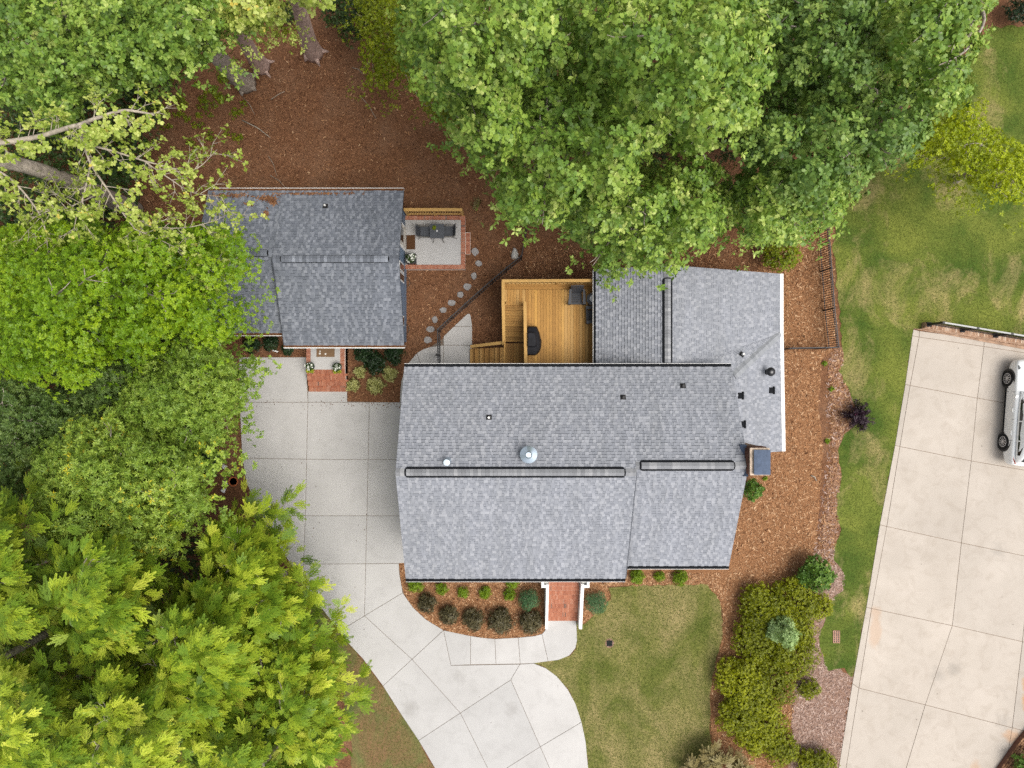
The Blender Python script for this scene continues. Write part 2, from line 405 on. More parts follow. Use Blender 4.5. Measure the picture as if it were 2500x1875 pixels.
class MB:
    def __init__(self):
        self.v, self.f, self.t = [], [], []

    def add(self, verts, faces, tint=0.5):
        n = len(self.v)
        self.v += [tuple(p) for p in verts]
        self.f += [tuple(i + n for i in f) for f in faces]
        self.t += [tint] * len(verts)
        return self

    def hexa(self, b, t, tint=0.5):           # 4 bottom points, 4 top points, counter-clockwise
        return self.add(list(b) + list(t), [(3, 2, 1, 0), (4, 5, 6, 7), (0, 1, 5, 4), (1, 2, 6, 5), (2, 3, 7, 6), (3, 0, 4, 7)], tint)

    def box(self, x0, y0, z0, x1, y1, z1, tint=0.5):
        if x1 < x0: x0, x1 = x1, x0
        if y1 < y0: y0, y1 = y1, y0
        return self.hexa([(x0, y0, z0), (x1, y0, z0), (x1, y1, z0), (x0, y1, z0)],
                         [(x0, y0, z1), (x1, y0, z1), (x1, y1, z1), (x0, y1, z1)], tint)

    def bar(self, a, b, w, h, up=(0, 0, 1)):  # bar of section w x h from a to b
        a, b = Vector(a), Vector(b)
        d = (b - a).normalized()
        s = d.cross(Vector(up))
        if s.length < 1e-4: s = Vector((1, 0, 0))
        s.normalize()
        u = s.cross(d).normalized()
        s, u = s * w / 2, u * h / 2
        p = [a - s - u, a + s - u, a + s + u, a - s + u]
        q = [x + (b - a) for x in p]
        return self.add(p + q, [(0, 1, 2, 3), (7, 6, 5, 4), (0, 4, 5, 1), (1, 5, 6, 2), (2, 6, 7, 3), (3, 7, 4, 0)])

    def prism(self, poly, z0, z1, tint=0.5):
        pts = [(p[0], p[1]) for p in poly]
        if sum((pts[i][0] * pts[(i + 1) % len(pts)][1] - pts[(i + 1) % len(pts)][0] * pts[i][1]) for i in range(len(pts))) < 0:
            pts = pts[::-1]
        n = len(pts)
        vs = [(x, y, z0) for x, y in pts] + [(x, y, z1) for x, y in pts]
        fs = [tuple(range(n - 1, -1, -1)), tuple(range(n, 2 * n))] + [(i, (i + 1) % n, n + (i + 1) % n, n + i) for i in range(n)]
        return self.add(vs, fs, tint)

    def tube(self, pts, rad, n=8):
        pts = [Vector(p) for p in pts]
        if not hasattr(rad, '__len__'): rad = [rad] * len(pts)
        vs, fs = [], []
        for i, p in enumerate(pts):
            d = (pts[min(i + 1, len(pts) - 1)] - pts[max(i - 1, 0)]).normalized()
            s = d.cross(Vector((0, 0, 1)))
            if s.length < 1e-3: s = d.cross(Vector((0, 1, 0)))
            s.normalize()
            u = s.cross(d)
            for k in range(n):
                a = 2 * math.pi * k / n
                vs.append(p + (s * math.cos(a) + u * math.sin(a)) * rad[i])
        for i in range(len(pts) - 1):
            for k in range(n):
                fs.append((i * n + k, i * n + (k + 1) % n, (i + 1) * n + (k + 1) % n, (i + 1) * n + k))
        fs.append(tuple(range(n - 1, -1, -1)))
        fs.append(tuple(range((len(pts) - 1) * n, len(pts) * n)))
        return self.add(vs, fs)

    def lathe(self, c, prof, n=16, axis='z', caps=True):
        vs, fs = [], []
        for r, z in prof:
            for k in range(n):
                a = 2 * math.pi * k / n
                if axis == 'z': vs.append((c[0] + r * math.cos(a), c[1] + r * math.sin(a), c[2] + z))
                else: vs.append((c[0] + z, c[1] + r * math.cos(a), c[2] + r * math.sin(a)))
        for i in range(len(prof) - 1):
            for k in range(n):
                fs.append((i * n + k, i * n + (k + 1) % n, (i + 1) * n + (k + 1) % n, (i + 1) * n + k))
        if caps:
            fs.append(tuple(range(n - 1, -1, -1)))
            fs.append(tuple(range((len(prof) - 1) * n, len(prof) * n)))
        return self.add(vs, fs)

    def mesh(self, name, mat=None, smooth=False, tint=False):
        me = bpy.data.meshes.new(name)
        me.from_pydata(self.v, [], self.f)
        if smooth:
            me.polygons.foreach_set('use_smooth', [True] * len(me.polygons))
        if tint:
            a = me.attributes.new('tint', 'FLOAT', 'POINT')
            a.data.foreach_set('value', self.t)
        if mat: me.materials.append(mat)
        me.update()
        return me

    def build(self, name, mat, parent=None, smooth=False, tint=False, kind=None, bevel=0):
        o = link(name, self.mesh(name, mat, smooth, tint), None, parent)
        if kind: o['kind'] = kind
        if bevel:
            b = o.modifiers.new('bevel', 'BEVEL')
            b.width = bevel
            b.segments = 2
            b.limit_method = 'ANGLE'
        return o


def smooth(pts, rad, k=5):
    pts = [Vector(p) for p in pts]
    P, Rr = [], []
    n = len(pts)
    for i in range(n - 1):
        p0, p1, p2, p3 = pts[max(i - 1, 0)], pts[i], pts[i + 1], pts[min(i + 2, n - 1)]
        for j in range(k):
            t = j / k
            P.append(.5 * ((2 * p1) + (p2 - p0) * t + (2 * p0 - 5 * p1 + 4 * p2 - p3) * t * t + (3 * p1 - p0 - 3 * p2 + p3) * t ** 3))
            Rr.append(rad[i] + (rad[i + 1] - rad[i]) * t)
    P.append(pts[-1]); Rr.append(rad[-1])
    return P, Rr


def inside(poly, P):
    x, y = P[:, 0], P[:, 1]
    r = np.zeros(len(P), bool)
    n = len(poly)
    for i in range(n):
        x0, y0 = poly[i][0], poly[i][1]
        x1, y1 = poly[(i + 1) % n][0], poly[(i + 1) % n][1]
        c = ((y0 > y) != (y1 > y))
        with np.errstate(divide='ignore', invalid='ignore'):
            r ^= c & (x < (x1 - x0) * (y - y0) / (y1 - y0 + 1e-12) + x0)
    return r


def edge_dist(poly, P):
    d = np.full(len(P), 1e9)
    n = len(poly)
    for i in range(n):
        a = np.array(poly[i][:2], float)
        b = np.array(poly[(i + 1) % n][:2], float)
        ab = b - a
        t = np.clip(((P - a) @ ab) / (ab @ ab + 1e-9), 0, 1)
        d = np.minimum(d, np.linalg.norm(P - (a + t[:, None] * ab), axis=1))
    return d


def ragged(poly, step, amp, seed=1):
    r = random.Random(seed)
    out = []
    n = len(poly)
    for i in range(n):
        a, b = poly[i], poly[(i + 1) % n]
        L = math.hypot(b[0] - a[0], b[1] - a[1])
        k = max(1, int(L / step))
        nx, ny = -(b[1] - a[1]) / (L + 1e-9), (b[0] - a[0]) / (L + 1e-9)
        for j in range(k):
            t = j / k
            o = r.uniform(-amp, amp)
            out.append((a[0] + (b[0] - a[0]) * t + nx * o, a[1] + (b[1] - a[1]) * t + ny * o))
    return out


def inset(poly, d):
    pts = [(p[0], p[1]) for p in poly]
    n = len(pts)
    if sum((pts[i][0] * pts[(i + 1) % n][1] - pts[(i + 1) % n][0] * pts[i][1]) for i in range(n)) < 0:
        pts = pts[::-1]
    out = []
    for i in range(n):
        p0, p1, p2 = Vector(pts[i - 1]), Vector(pts[i]), Vector(pts[(i + 1) % n])
        e1, e2 = (p1 - p0).normalized(), (p2 - p1).normalized()
        n1, n2 = Vector((-e1.y, e1.x)), Vector((-e2.y, e2.x))
        m = n1 + n2
        if m.length < 1e-6: m = n1
        m.normalize()
        out.append(p1 + m * d / max(0.35, m.dot(n1)))
    return out

# ---------------------------------------------------------------- ground, lawns, paving
def sheet(name, poly_px, z, mat, parent=None, kind='structure', world=False):
    pts = [W(x, y, z) for x, y in poly_px] if not world else [Vector((x, y, z)) for x, y in poly_px]
    me = bpy.data.meshes.new(name)
    me.from_pydata([tuple(p) for p in pts], [], [tuple(range(len(pts)))])
    me.update()
    if me.polygons[0].normal.z < 0: me.flip_normals()
    o = link(name, me, mat, parent)
    if kind: o['kind'] = kind
    return o


sheet('ground', [(-90, -90), (90, -90), (90, 90), (-90, 90)], 0.0, M['mulch_dark'], world=True)

BED_FRESH = [(1855, 560), (2010, 520), (2030, 560), (2035, 700), (2044, 800), (2040, 850), (2005, 880), (1998, 1000), (2010, 1100), (2000, 1240),
             (1992, 1360), (1960, 1440), (1960, 1600), (1900, 1960), (1700, 1960), (1735, 1800), (1733, 1700), (1745, 1620), (1762, 1560), (1765, 1490), (1745, 1450),
             (1720, 1426), (1480, 1430), (1500, 1460), (1450, 1530), (1425, 1530), (1405, 1515), (1330, 1535), (1323, 1549), (1255, 1558), (1197, 1560), (1120, 1548),
             (1081, 1536), (1039, 1513), (1008, 1484), (989, 1453), (979, 1422), (974, 1376), (1060, 1300), (1500, 1200), (1800, 1100), (1850, 900)]
sheet('fresh_mulch_bed', ragged(BED_FRESH, 25, 2.0, 3), 0.004, M['mulch_fresh'])
BED_GREY = [(2035, 845), (2062, 850), (2068, 900), (2085, 960), (2085, 1060), (2050, 1120), (2060, 1200), (2048, 1290), (2045, 1360), (2080, 1400), (2070, 1500),
            (2040, 1560), (2040, 1630), (2082, 1655), (2060, 1800), (2030, 1960), (1930, 1960), (1935, 1700), (1960, 1600), (1975, 1500), (1990, 1400), (2000, 1300), (2016, 1200),
            (2028, 1100), (2026, 1000), (2022, 900)]
sheet('weathered_mulch_bed', ragged([(max(x, 1972), y) if y < 1450 else (x, y) for x, y in BED_GREY if y > 1330] + [(2040, 1340)], 12, 7, 5), 0.0085, M['mulch_grey'])
sheet('faded_mulch_strip', ragged([(x + (6 if x < 2032 else 0), y) for x, y in BED_GREY if y < 1450], 9, 8, 6), 0.008, M['mulch_fade'])
BED_TOP = [(2350, 60), (2420, 20), (2520, -40), (2640, 40), (2520, 80), (2440, 70), (2380, 90)]
BED_NE = [(2150, 420), (2200, 400), (2290, 300), (2370, 120), (2340, 90), (2000, 200), (1950, 500), (2040, 560)]

LAWN_R = [(2660, 40), (2500, 62), (2430, 66), (2380, 100), (2352, 150), (2300, 220), (2180, 330), (2060, 480), (2040, 530), (2035, 600), (2040, 680), (2050, 760), (2054, 850), (2062, 885), (2050, 905),
          (2068, 945), (2090, 990), (2092, 1030), (2062, 1060), (2042, 1100), (2055, 1160), (2046, 1210), (2043, 1250), (2052, 1290), (2040, 1330),
          (2035, 1370), (2062, 1400), (2058, 1440), (2030, 1470), (2005, 1530), (1998, 1560), (2008, 1600), (2022, 1638), (2060, 1632), (2084, 1656),
          (2118, 1482), (2158, 1240), (2196, 1024), (2212, 939), (2231, 800), (2560, 845), (2700, 860)]
sheet('lawn', ragged(LAWN_R, 14, 4.5, 11), 0.014, M['lawn_right'])
LAWN_F = [(1406, 1520), (1425, 1524), (1455, 1498), (1492, 1462), (1486, 1434), (1560, 1430), (1725, 1427), (1748, 1452), (1764, 1490), (1762, 1560),
          (1745, 1620), (1733, 1700), (1735, 1800), (1755, 1960), (1438, 1960), (1433, 1850), (1428, 1810), (1418, 1763), (1403, 1717), (1384, 1682), (1357, 1650),
          (1330, 1630), (1301, 1619), (1363, 1611), (1390, 1600), (1405, 1582), (1409, 1563)]
sheet('lawn', ragged(LAWN_F, 14, 3.0, 12), 0.013, M['lawn_front'])
LAWN_L = [(700, 1370), (728, 1404), (797, 1499), (852, 1571), (889, 1611), (937, 1676), (979, 1742), (1024, 1809), (1062, 1875), (1110, 1960), (890, 1960), (880, 1850),
          (872, 1760), (850, 1640), (815, 1540), (770, 1480)]
sheet('lawn', ragged(LAWN_L[:10] + [(x - 22, y) for x, y in LAWN_L[10:]], 14, 5.0, 13), 0.012, M['lawn_left'])

SLAB_TOP = 0.035
DRIVE = [
    [(584, 872), (748, 872), (751, 957), (752, 982), (586, 982)],
    [(752, 955), (848, 955), (848, 982), (752, 982)],
    [(586, 982), (752, 982), (749, 1121), (592, 1118), (589, 1060)],
    [(752, 982), (902, 982), (899, 1122), (749, 1121)],
    [(902, 982), (1030, 982), (1030, 1122), (899, 1122)],
    [(592, 1118), (749, 1121), (746, 1259), (641, 1259), (629, 1235), (602, 1179)],
    [(749, 1121), (899, 1122), (896, 1259), (746, 1259)],
    [(899, 1122), (1030, 1122), (1030, 1259), (896, 1259)],
    [(641, 1259), (746, 1259), (741, 1377), (725, 1401), (690, 1345), (656, 1293)],
    [(746, 1259), (896, 1259), (893, 1376), (741, 1377)],
    [(896, 1259), (1030, 1259), (1030, 1374), (893, 1376)],
    [(741, 1377), (893, 1376), (890, 1503), (829, 1540), (795, 1497), (725, 1401)],
    [(893, 1376), (974, 1375), (975, 1400), (979, 1420), (983, 1447), (890, 1503)],
    [(829, 1540), (890, 1503), (1006, 1609), (935, 1674), (887, 1609), (850, 1569)],
    [(890, 1503), (983, 1447), (989, 1455), (1008, 1482), (1039, 1511), (1083, 1538), (1006, 1609)],
    [(935, 1674), (1006, 1609), (1124, 1740), (1022, 1807), (977, 1740)],
    [(1006, 1609), (1083, 1538), (1101, 1624), (1269, 1621), (1247, 1659), (1124, 1740)],
    [(1247, 1659), (1269, 1621), (1303, 1619), (1332, 1630), (1359, 1650), (1386, 1682), (1405, 1717), (1420, 1762), (1319, 1822)],
    [(1124, 1740), (1247, 1659), (1319, 1822), (1202, 1897)],
    [(1022, 1807), (1124, 1740), (1202, 1897), (1110, 1960), (1062, 1875)],
    [(1319, 1822), (1420, 1762), (1430, 1810), (1436, 1875), (1440, 1960), (1385, 1975)],
    [(1202, 1897), (1319, 1822), (1385, 1975), (1240, 2010)],
    [(1110, 1960), (1202, 1897), (1240, 2010), (1150, 2030)],
]
WALK = [
    [(1083, 1538), (1120, 1546), (1149, 1552), (1149, 1622), (1101, 1624)],
    [(1149, 1552), (1175, 1556), (1208, 1559), (1211, 1621), (1149, 1622)],
    [(1208, 1559), (1265, 1556), (1270, 1620), (1211, 1621)],
    [(1265, 1556), (1305, 1552), (1323, 1547), (1338, 1614), (1303, 1619), (1270, 1620)],
    [(1323, 1547), (1330, 1540), (1336, 1527), (1338, 1512), (1407, 1512), (1409, 1563), (1405, 1582), (1390, 1600), (1363, 1611), (1338, 1614)],
]
BACKPATH = [
    [(1141, 766), (1148, 766), (1151, 780), (1153, 797), (1108, 797)],
    [(1108, 797), (1153, 797), (1153, 843), (1083, 843), (1083, 821)],
    [(1083, 843), (1153, 843), (1150, 870), (1148, 935), (1083, 935)],
    [(1083, 843), (1083, 935), (1043, 935), (1018, 862), (1032, 853), (1050, 847)],
    [(1018, 862), (1043, 935), (983, 920), (987, 905), (998, 885)],
    [(983, 920), (1043, 935), (1043, 982), (976, 982), (978, 947), (980, 930)],
]
N_ROWS = [
    [(2229, 804), (2244, 808), (2402, 829), (2560, 852), (2720, 875)],
    [(2226, 820), (2243, 823), (2401, 846), (2557, 870), (2715, 893)],
    [(2209, 938), (2221, 941), (2385, 972), (2540, 999), (2700, 1026)],
    [(2184, 1087), (2196, 1090), (2370, 1125), (2530, 1153), (2690, 1182)],
    [(2147, 1281), (2164, 1285), (2346, 1325), (2515, 1360), (2680, 1395)],
    [(2114, 1482), (2127, 1485), (2324, 1527), (2495, 1566), (2670, 1605)],
    [(2080, 1668), (2096, 1679), (2258, 1720), (2470, 1776), (2660, 1826)],
    [(2036, 1940), (2054, 1942), (2190, 1945), (2440, 1950), (2640, 1955)]]


def paving(name, slabs, mat, gap=0.010, top=SLAB_TOP, base=None, filler='joint'):
    root = bpy.data.objects.new(name, None)
    col.objects.link(root)
    root['kind'] = 'structure'
    for s in slabs:
        MB().prism(inset([W(x, y) for x, y in s], gap), 0.006, top + random.uniform(-0.003, 0.003)).build('slab', mat, root, bevel=0.006)
    if base:
        MB().prism([W(x, y) for x, y in base], -0.05, 0.018).build('joint_filler', M[filler], root)
    return root


DRIVE_OUT = [(586, 874), (746, 874), (752, 960), (846, 960), (846, 980), (1028, 984), (1028, 1372), (974, 1374), (978, 1420), (985, 1447), (990, 1457), (1010, 1485), (1041, 1513), (1083, 1540), (1118, 1548), (1195, 1560),
             (1265, 1558), (1305, 1554), (1323, 1549), (1336, 1529), (1340, 1514), (1405, 1514), (1407, 1563), (1403, 1580), (1388, 1598), (1363, 1609), (1301, 1617), (1330, 1632), (1357, 1652), (1384, 1684), (1403, 1719), (1418, 1764),
             (1428, 1811), (1434, 1875), (1436, 1970), (1240, 2008), (1152, 2028), (1112, 1958), (1064, 1875), (1024, 1807), (979, 1740), (937, 1673), (889, 1609), (852, 1568), (797, 1496), (727, 1400), (658, 1292), (631, 1235), (604, 1179), (594, 1118), (588, 982)]
paving('driveway', DRIVE, M['concrete'], base=DRIVE_OUT)
paving('walkway', WALK, M['concrete'])
paving('garden_path', BACKPATH, M['concrete'], base=[(1142, 768), (1147, 768), (1151, 797), (1149, 870), (1146, 933), (1045, 980), (978, 980), (982, 930), (989, 905), (1000, 886), (1020, 864), (1050, 849), (1085, 823)])
nsl = []
for i in range(len(N_ROWS) - 1):
    for j in range(4):
        nsl.append([N_ROWS[i][j], N_ROWS[i][j + 1], N_ROWS[i + 1][j + 1], N_ROWS[i + 1][j]])
paving('neighbor_driveway', nsl, M['concrete_tan'], gap=0.010, filler='joint_tan', base=[(2231, 806), (2718, 876), (2640, 1953), (2038, 1938), (2116, 1482), (2149, 1281), (2186, 1087), (2211, 938)])

# ---------------------------------------------------------------- loose ground stuff: chips, blades
NOCHIP = [[(p[0], p[1]) for p in q] for q in (DRIVE_OUT, LAWN_R, LAWN_F, LAWN_L)] + BACKPATH + [[(2229, 804), (2720, 875), (2640, 1955), (2036, 1940)]] + \
         [[(985, 530), (1150, 530), (1150, 655), (985, 655)], [(748, 840), (848, 840), (848, 985), (748, 985)], [(470, 470), (980, 470), (980, 830), (470, 800)],
          [(1050, 900), (1790, 900), (1790, 1400), (1050, 1400)]]


def chips(n, box, polys, lo, hi, tlo, thi, seed):
    r = np.random.default_rng(seed)
    P = np.column_stack([r.uniform(box[0], box[2], n), r.uniform(box[1], box[3], n)])
    if polys:
        k = np.zeros(n, bool)
        for q in polys: k |= inside(q, P)
        P = P[k]
    k = np.ones(len(P), bool)
    for q in NOCHIP: k &= ~inside(q, P)
    P = P[k]
    n = len(P)
    X = (P[:, 0] - 1250) * H / F
    Y = (937.5 - P[:, 1]) * H / F
    L = r.uniform(lo, hi, n) * r.choice([1, 1, 1, 1.7], n)
    w = L * r.uniform(0.16, 0.42, n)
    a = r.uniform(0, math.pi, n)
    tx, ty = r.uniform(-0.012, 0.012, n), r.uniform(-0.008, 0.008, n)
    z = r.uniform(0.012, 0.034, n)
    d = np.column_stack([np.cos(a), np.sin(a), tx / L])
    s = np.column_stack([-np.sin(a), np.cos(a), ty / w])
    c = np.column_stack([X, Y, z])
    dl, sw = d * (L / 2)[:, None], s * (w / 2)[:, None]
    V = np.stack([c - dl - sw * .6, c + dl - sw, c + dl * .9 + sw * .7, c - dl + sw], 1).reshape(-1, 3)
    Fc = np.arange(n * 4).reshape(-1, 4)
    t = np.repeat(np.clip(r.normal((tlo + thi) / 2, (thi - tlo) / 2.2, n), 0, 1), 4)
    return V, Fc, t


def join(parts):
    V, Fc, T, o = [], [], [], 0
    for v, f, t in parts:
        V.append(v); Fc.append(f + o); T.append(t); o += len(v)
    return np.concatenate(V), np.concatenate(Fc), np.concatenate(T)


_c = chips(42000, (300, 0, 1300, 1100), None, 0.03, 0.085, 0.1, 0.75, 1)
np_mesh('bark_mulch', _c[0], _c[1], M['chip'], tint=_c[2], kind='stuff')
_c = join([chips(45000, (1700, 520, 2100, 1960), [BED_FRESH], 0.035, 0.10, 0.35, 1.0, 2), chips(14000, (960, 1370, 1520, 1570), [BED_FRESH], 0.035, 0.09, 0.35, 1.0, 3),
           chips(6000, (1985, 850, 2075, 1380), [BED_GREY], 0.035, 0.09, 0.2, 0.95, 9), chips(6000, (1480, 1370, 1760, 1440), [BED_FRESH], 0.035, 0.09, 0.4, 1.0, 4), chips(9000, (1280, 600, 2050, 700), None, 0.035, 0.09, 0.2, 0.8, 6)])
np_mesh('wood_chips', _c[0], _c[1], M['chip'], tint=_c[2], kind='stuff')
_g = tint_mat('straw_bits', [(0, (0.16, 0.10, 0.08)), (0.5, (0.29, 0.19, 0.15)), (1, (0.47, 0.35, 0.29))], 0.95, 0.1)
BED_SOFT = [(x + (-9 if x < 2032 and y < 1450 else 8 if y < 1450 else 0), y) for x, y in BED_GREY]
_c = chips(15000, (1900, 1340, 2120, 1960), [BED_SOFT], 0.035, 0.11, 0.2, 0.95, 5)
_c2 = chips(3500, (1900, 840, 2120, 1360), [BED_SOFT], 0.035, 0.11, 0.1, 0.8, 8)
_c = join([_c, _c2])
np_mesh('pine_straw', _c[0], _c[1], _g, tint=_c[2], kind='stuff')


def blades(n, poly, seed, L0, L1):
    r = np.random.default_rng(seed)
    q = np.array(poly)
    P = np.column_stack([r.uniform(q[:, 0].min(), min(2620, q[:, 0].max()), n), r.uniform(max(-20, q[:, 1].min()), min(1920, q[:, 1].max()), n)])
    P = P[inside(poly, P)]
    P = P + r.normal(0, 2.2, P.shape)
    n = len(P)
    c = np.column_stack([(P[:, 0] - 1250) * H / F, (937.5 - P[:, 1]) * H / F, np.full(n, 0.012)])
    a = r.uniform(0, 2 * math.pi, n)
    L = r.uniform(L0, L1, n)
    e = r.uniform(0.35, 1.1, n)
    d = np.column_stack([np.cos(a) * np.cos(e), np.sin(a) * np.cos(e), np.sin(e)]) * L[:, None]
    s = np.column_stack([-np.sin(a), np.cos(a), np.zeros(n)]) * (L * 0.13)[:, None]
    V = np.stack([c - s, c + s, c + d], 1).reshape(-1, 3)
    t = np.repeat(r.beta(2, 2.6, n), 3)
    return V, np.arange(n * 3).reshape(-1, 3), t


for nm, poly, n, s in (('grass', LAWN_R, 170000, 1), ('grass', LAWN_F, 60000, 2), ('grass', LAWN_L, 24000, 3)):
    b_ = blades(n, poly, s, 0.035, 0.085)
    np_mesh(nm, b_[0], b_[1], M['grass_blade'], tint=b_[2], kind='stuff')

# ---------------------------------------------------------------- roofs
def clip_uv(poly, axis, val, keep_less):
    out = []
    n = len(poly)
    for i in range(n):
        a, b = poly[i], poly[(i + 1) % n]
        ia = (a[axis] <= val) if keep_less else (a[axis] >= val)
        ib = (b[axis] <= val) if keep_less else (b[axis] >= val)
        if ia: out.append(a)
        if ia != ib:
            t = (val - a[axis]) / (b[axis] - a[axis])
            out.append((a[0] + (b[0] - a[0]) * t, a[1] + (b[1] - a[1]) * t))
    return out


class Plane:
    def __init__(self, pts):
        pts = [Vector(p) for p in pts]
        n = Vector((0, 0, 0))
        for i in range(len(pts)):
            a, b = pts[i], pts[(i + 1) % len(pts)]
            n += a.cross(b)
        n.normalize()
        if n.z < 0:
            n = -n
        self.n = n
        self.U = Vector((0, 0, 1)).cross(n).normalized()
        self.V = n.cross(self.U).normalized()
        self.o = sum(pts, Vector()) / len(pts)
        self.uv = [((p - self.o).dot(self.U), (p - self.o).dot(self.V)) for p in pts]

    def at(self, u, v, h=0.0):
        return self.o + self.U * u + self.V * v + self.n * h

    def z_at(self, x, y):
        n = self.n
        return self.o.z - (n.x * (x - self.o.x) + n.y * (y - self.o.y)) / n.z


def shingles(pl, r, course=0.127, wmin=0.075, wmax=0.20):
    tabs = []
    v = min(p[1] for p in pl.uv)
    v1 = max(p[1] for p in pl.uv)
    row = 0
    while v < v1 - 0.01:
        strip = clip_uv(clip_uv(pl.uv, 1, v, False), 1, min(v + course, v1), True)
        if len(strip) >= 3:
            ua, ub = min(p[0] for p in strip), max(p[0] for p in strip)
            u = ua - r.uniform(0, wmax)
            tooth = r.random() < 0.5
            while u < ub:
                w = r.uniform(wmin, wmax)
                if tooth: w = min(w, 0.2)
                tab = clip_uv(clip_uv(strip, 0, u + 0.002, False), 0, u + w - 0.002, True)
                if len(tab) >= 3:
                    th = r.uniform(0.020, 0.026) if tooth else r.uniform(0.010, 0.014)
                    t = r.uniform(0.48, 0.98) if tooth else r.uniform(0.2, 0.55)
                    if r.random() < 0.15: t = r.uniform(0.25, 0.75)
                    top, bot = [], []
                    for (a, b) in tab:
                        f = (b - v) / course
                        top.append(pl.at(a, b, 0.006 + th * (1 - f) + 0.002))
                        bot.append(pl.at(a, b, 0.001))
                    n = len(tab)
                    vs = bot + top
                    fs = [tuple(range(n, 2 * n))] + [(i, (i + 1) % n, n + (i + 1) % n, n + i) for i in range(n)]
                    band = None
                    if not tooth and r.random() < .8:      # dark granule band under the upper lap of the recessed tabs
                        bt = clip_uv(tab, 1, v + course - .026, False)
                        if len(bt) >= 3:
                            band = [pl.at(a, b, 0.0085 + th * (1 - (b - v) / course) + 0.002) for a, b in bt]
                    ar = abs(sum(tab[i][0] * tab[(i + 1) % n][1] - tab[(i + 1) % n][0] * tab[i][1] for i in range(n))) / 2
                    c = sum(top, Vector()) / n
                    vx = [pl.at(a, b).z for a, b in tab]
                    tabs.append((vs, fs, t, ar * pl.n.z / (H - c.z) ** 2, c, band))
                u += w
                tooth = not tooth if r.random() < 0.85 else tooth
        v += course
        row += 1
    return tabs


def lay_shingles(root, tabs, mat, hidden=None, n_parts=300):
    vis = [t for t in tabs if not (hidden and hidden(t[4]))]
    vis.sort(key=lambda t: -t[3])
    big = set(id(t) for t in vis[:n_parts])
    rest = MB()
    for t in tabs:
        mb = MB() if id(t) in big else rest
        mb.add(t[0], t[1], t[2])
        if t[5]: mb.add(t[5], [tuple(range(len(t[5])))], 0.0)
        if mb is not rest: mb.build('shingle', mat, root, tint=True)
    rest.build('shingles', mat, root, tint=True, kind='stuff')


def roof_deck(root, pls, thick=0.10):
    mb = MB()
    for pl in pls:
        top = [pl.at(u, v, 0.0) for u, v in pl.uv]
        bot = [p - Vector((0, 0, thick)) for p in top]
        n = len(top)
        mb.add(bot + top, [tuple(range(n - 1, -1, -1)), tuple(range(n, 2 * n))] + [(i, (i + 1) % n, n + (i + 1) % n, n + i) for i in range(n)])
    return mb.build('roof', M['felt'], root)


cap_mesh = {}


def ridge_caps(root, a, b, pitch, mat, exposure=0.15, half=0.128, lift=0.04, th=0.018, pl=None, pr=None):
    """caps bent over a ridge from a to b; pl/pr slopes either side (tangent of the fall)"""
    a, b = Vector(a), Vector(b)
    d = b - a
    L = d.length
    d.normalize()
    s = d.cross(Vector((0, 0, 1))).normalized()
    n = max(1, int(round(L / exposure)))
    ex = L / n
    pl = pitch if pl is None else pl
    pr = pitch if pr is None else pr
    key = (round(ex, 3), round(d.x, 3), round(d.y, 3), round(d.z, 3), half, pl, pr, mat.name)
    if key not in cap_mesh:
        mb = MB()
        e = ex * 0.97
        prof = [(-half, -half * pl), (-half * .45, -half * .45 * pl + .008), (0, 0.014), (half * .45, -half * .45 * pr + .008), (half, -half * pr)]
        rows = []
        for t, h in ((0.0, 0.0), (e, th)):
            rows.append([d * t + s * u + Vector((0, 0, z + h)) for u, z in prof])
        top = rows[0] + rows[1]
        bot = [p - Vector((0, 0, th + .012)) for p in top]
        m = len(prof)
        vs = top + bot
        fs = [(i, i + 1, m + i + 1, m + i) for i in range(m - 1)]
        fs += [(2 * m + i, i, m + i, 3 * m + i) if False else (m + i, m + i + 1, 3 * m + i + 1, 3 * m + i) for i in range(m - 1)]
        fs += [(i + 1, i, 2 * m + i, 2 * m + i + 1) for i in range(m - 1)]
        fs += [(0, m, 3 * m, 2 * m), (m - 1, 2 * m - 1 + 0, 4 * m - 1, 3 * m - 1)]
        cap_mesh[key] = mb.add(vs, fs).mesh('ridge_cap', mat)
    for i in range(n):
        o = bpy.data.objects.new('ridge_cap', cap_mesh[key])
        col.objects.link(o)
        adopt(o, root)
        o.location = a + d * (ex * i) + Vector((0, 0, lift))


def ridge_vent(root, a, b, pl, pr, half=0.205, h=0.045):
    """dark raised vent strip along the ridge with rounded ends"""
    a, b = Vector(a), Vector(b)
    d = (b - a).normalized()
    s = d.cross(Vector((0, 0, 1))).normalized()
    mb = MB()
    ends = [(0.0, half * .55), (0.05, half * .9), (0.1, half)]
    L = (b - a).length
    st = ends + [(L - t, w) for t, w in ends[::-1]]
    vs, fs = [], []
    for t, w in st:
        for u, z in ((-w, -w * pl - .06), (-w, -w * pl + h), (0, h + .0), (w, -w * pr + h), (w, -w * pr - .06)):
            vs.append(a + d * t + s * u + Vector((0, 0, z)))
    for i in range(len(st) - 1):
        for k in range(4):
            fs.append((i * 5 + k, i * 5 + k + 1, i * 5 + 5 + k + 1, i * 5 + 5 + k))
    fs += [(4, 3, 2, 1, 0), tuple(range((len(st) - 1) * 5, len(st) * 5))]
    mb.add(vs, fs).build('ridge_vent', M['guard'], root)


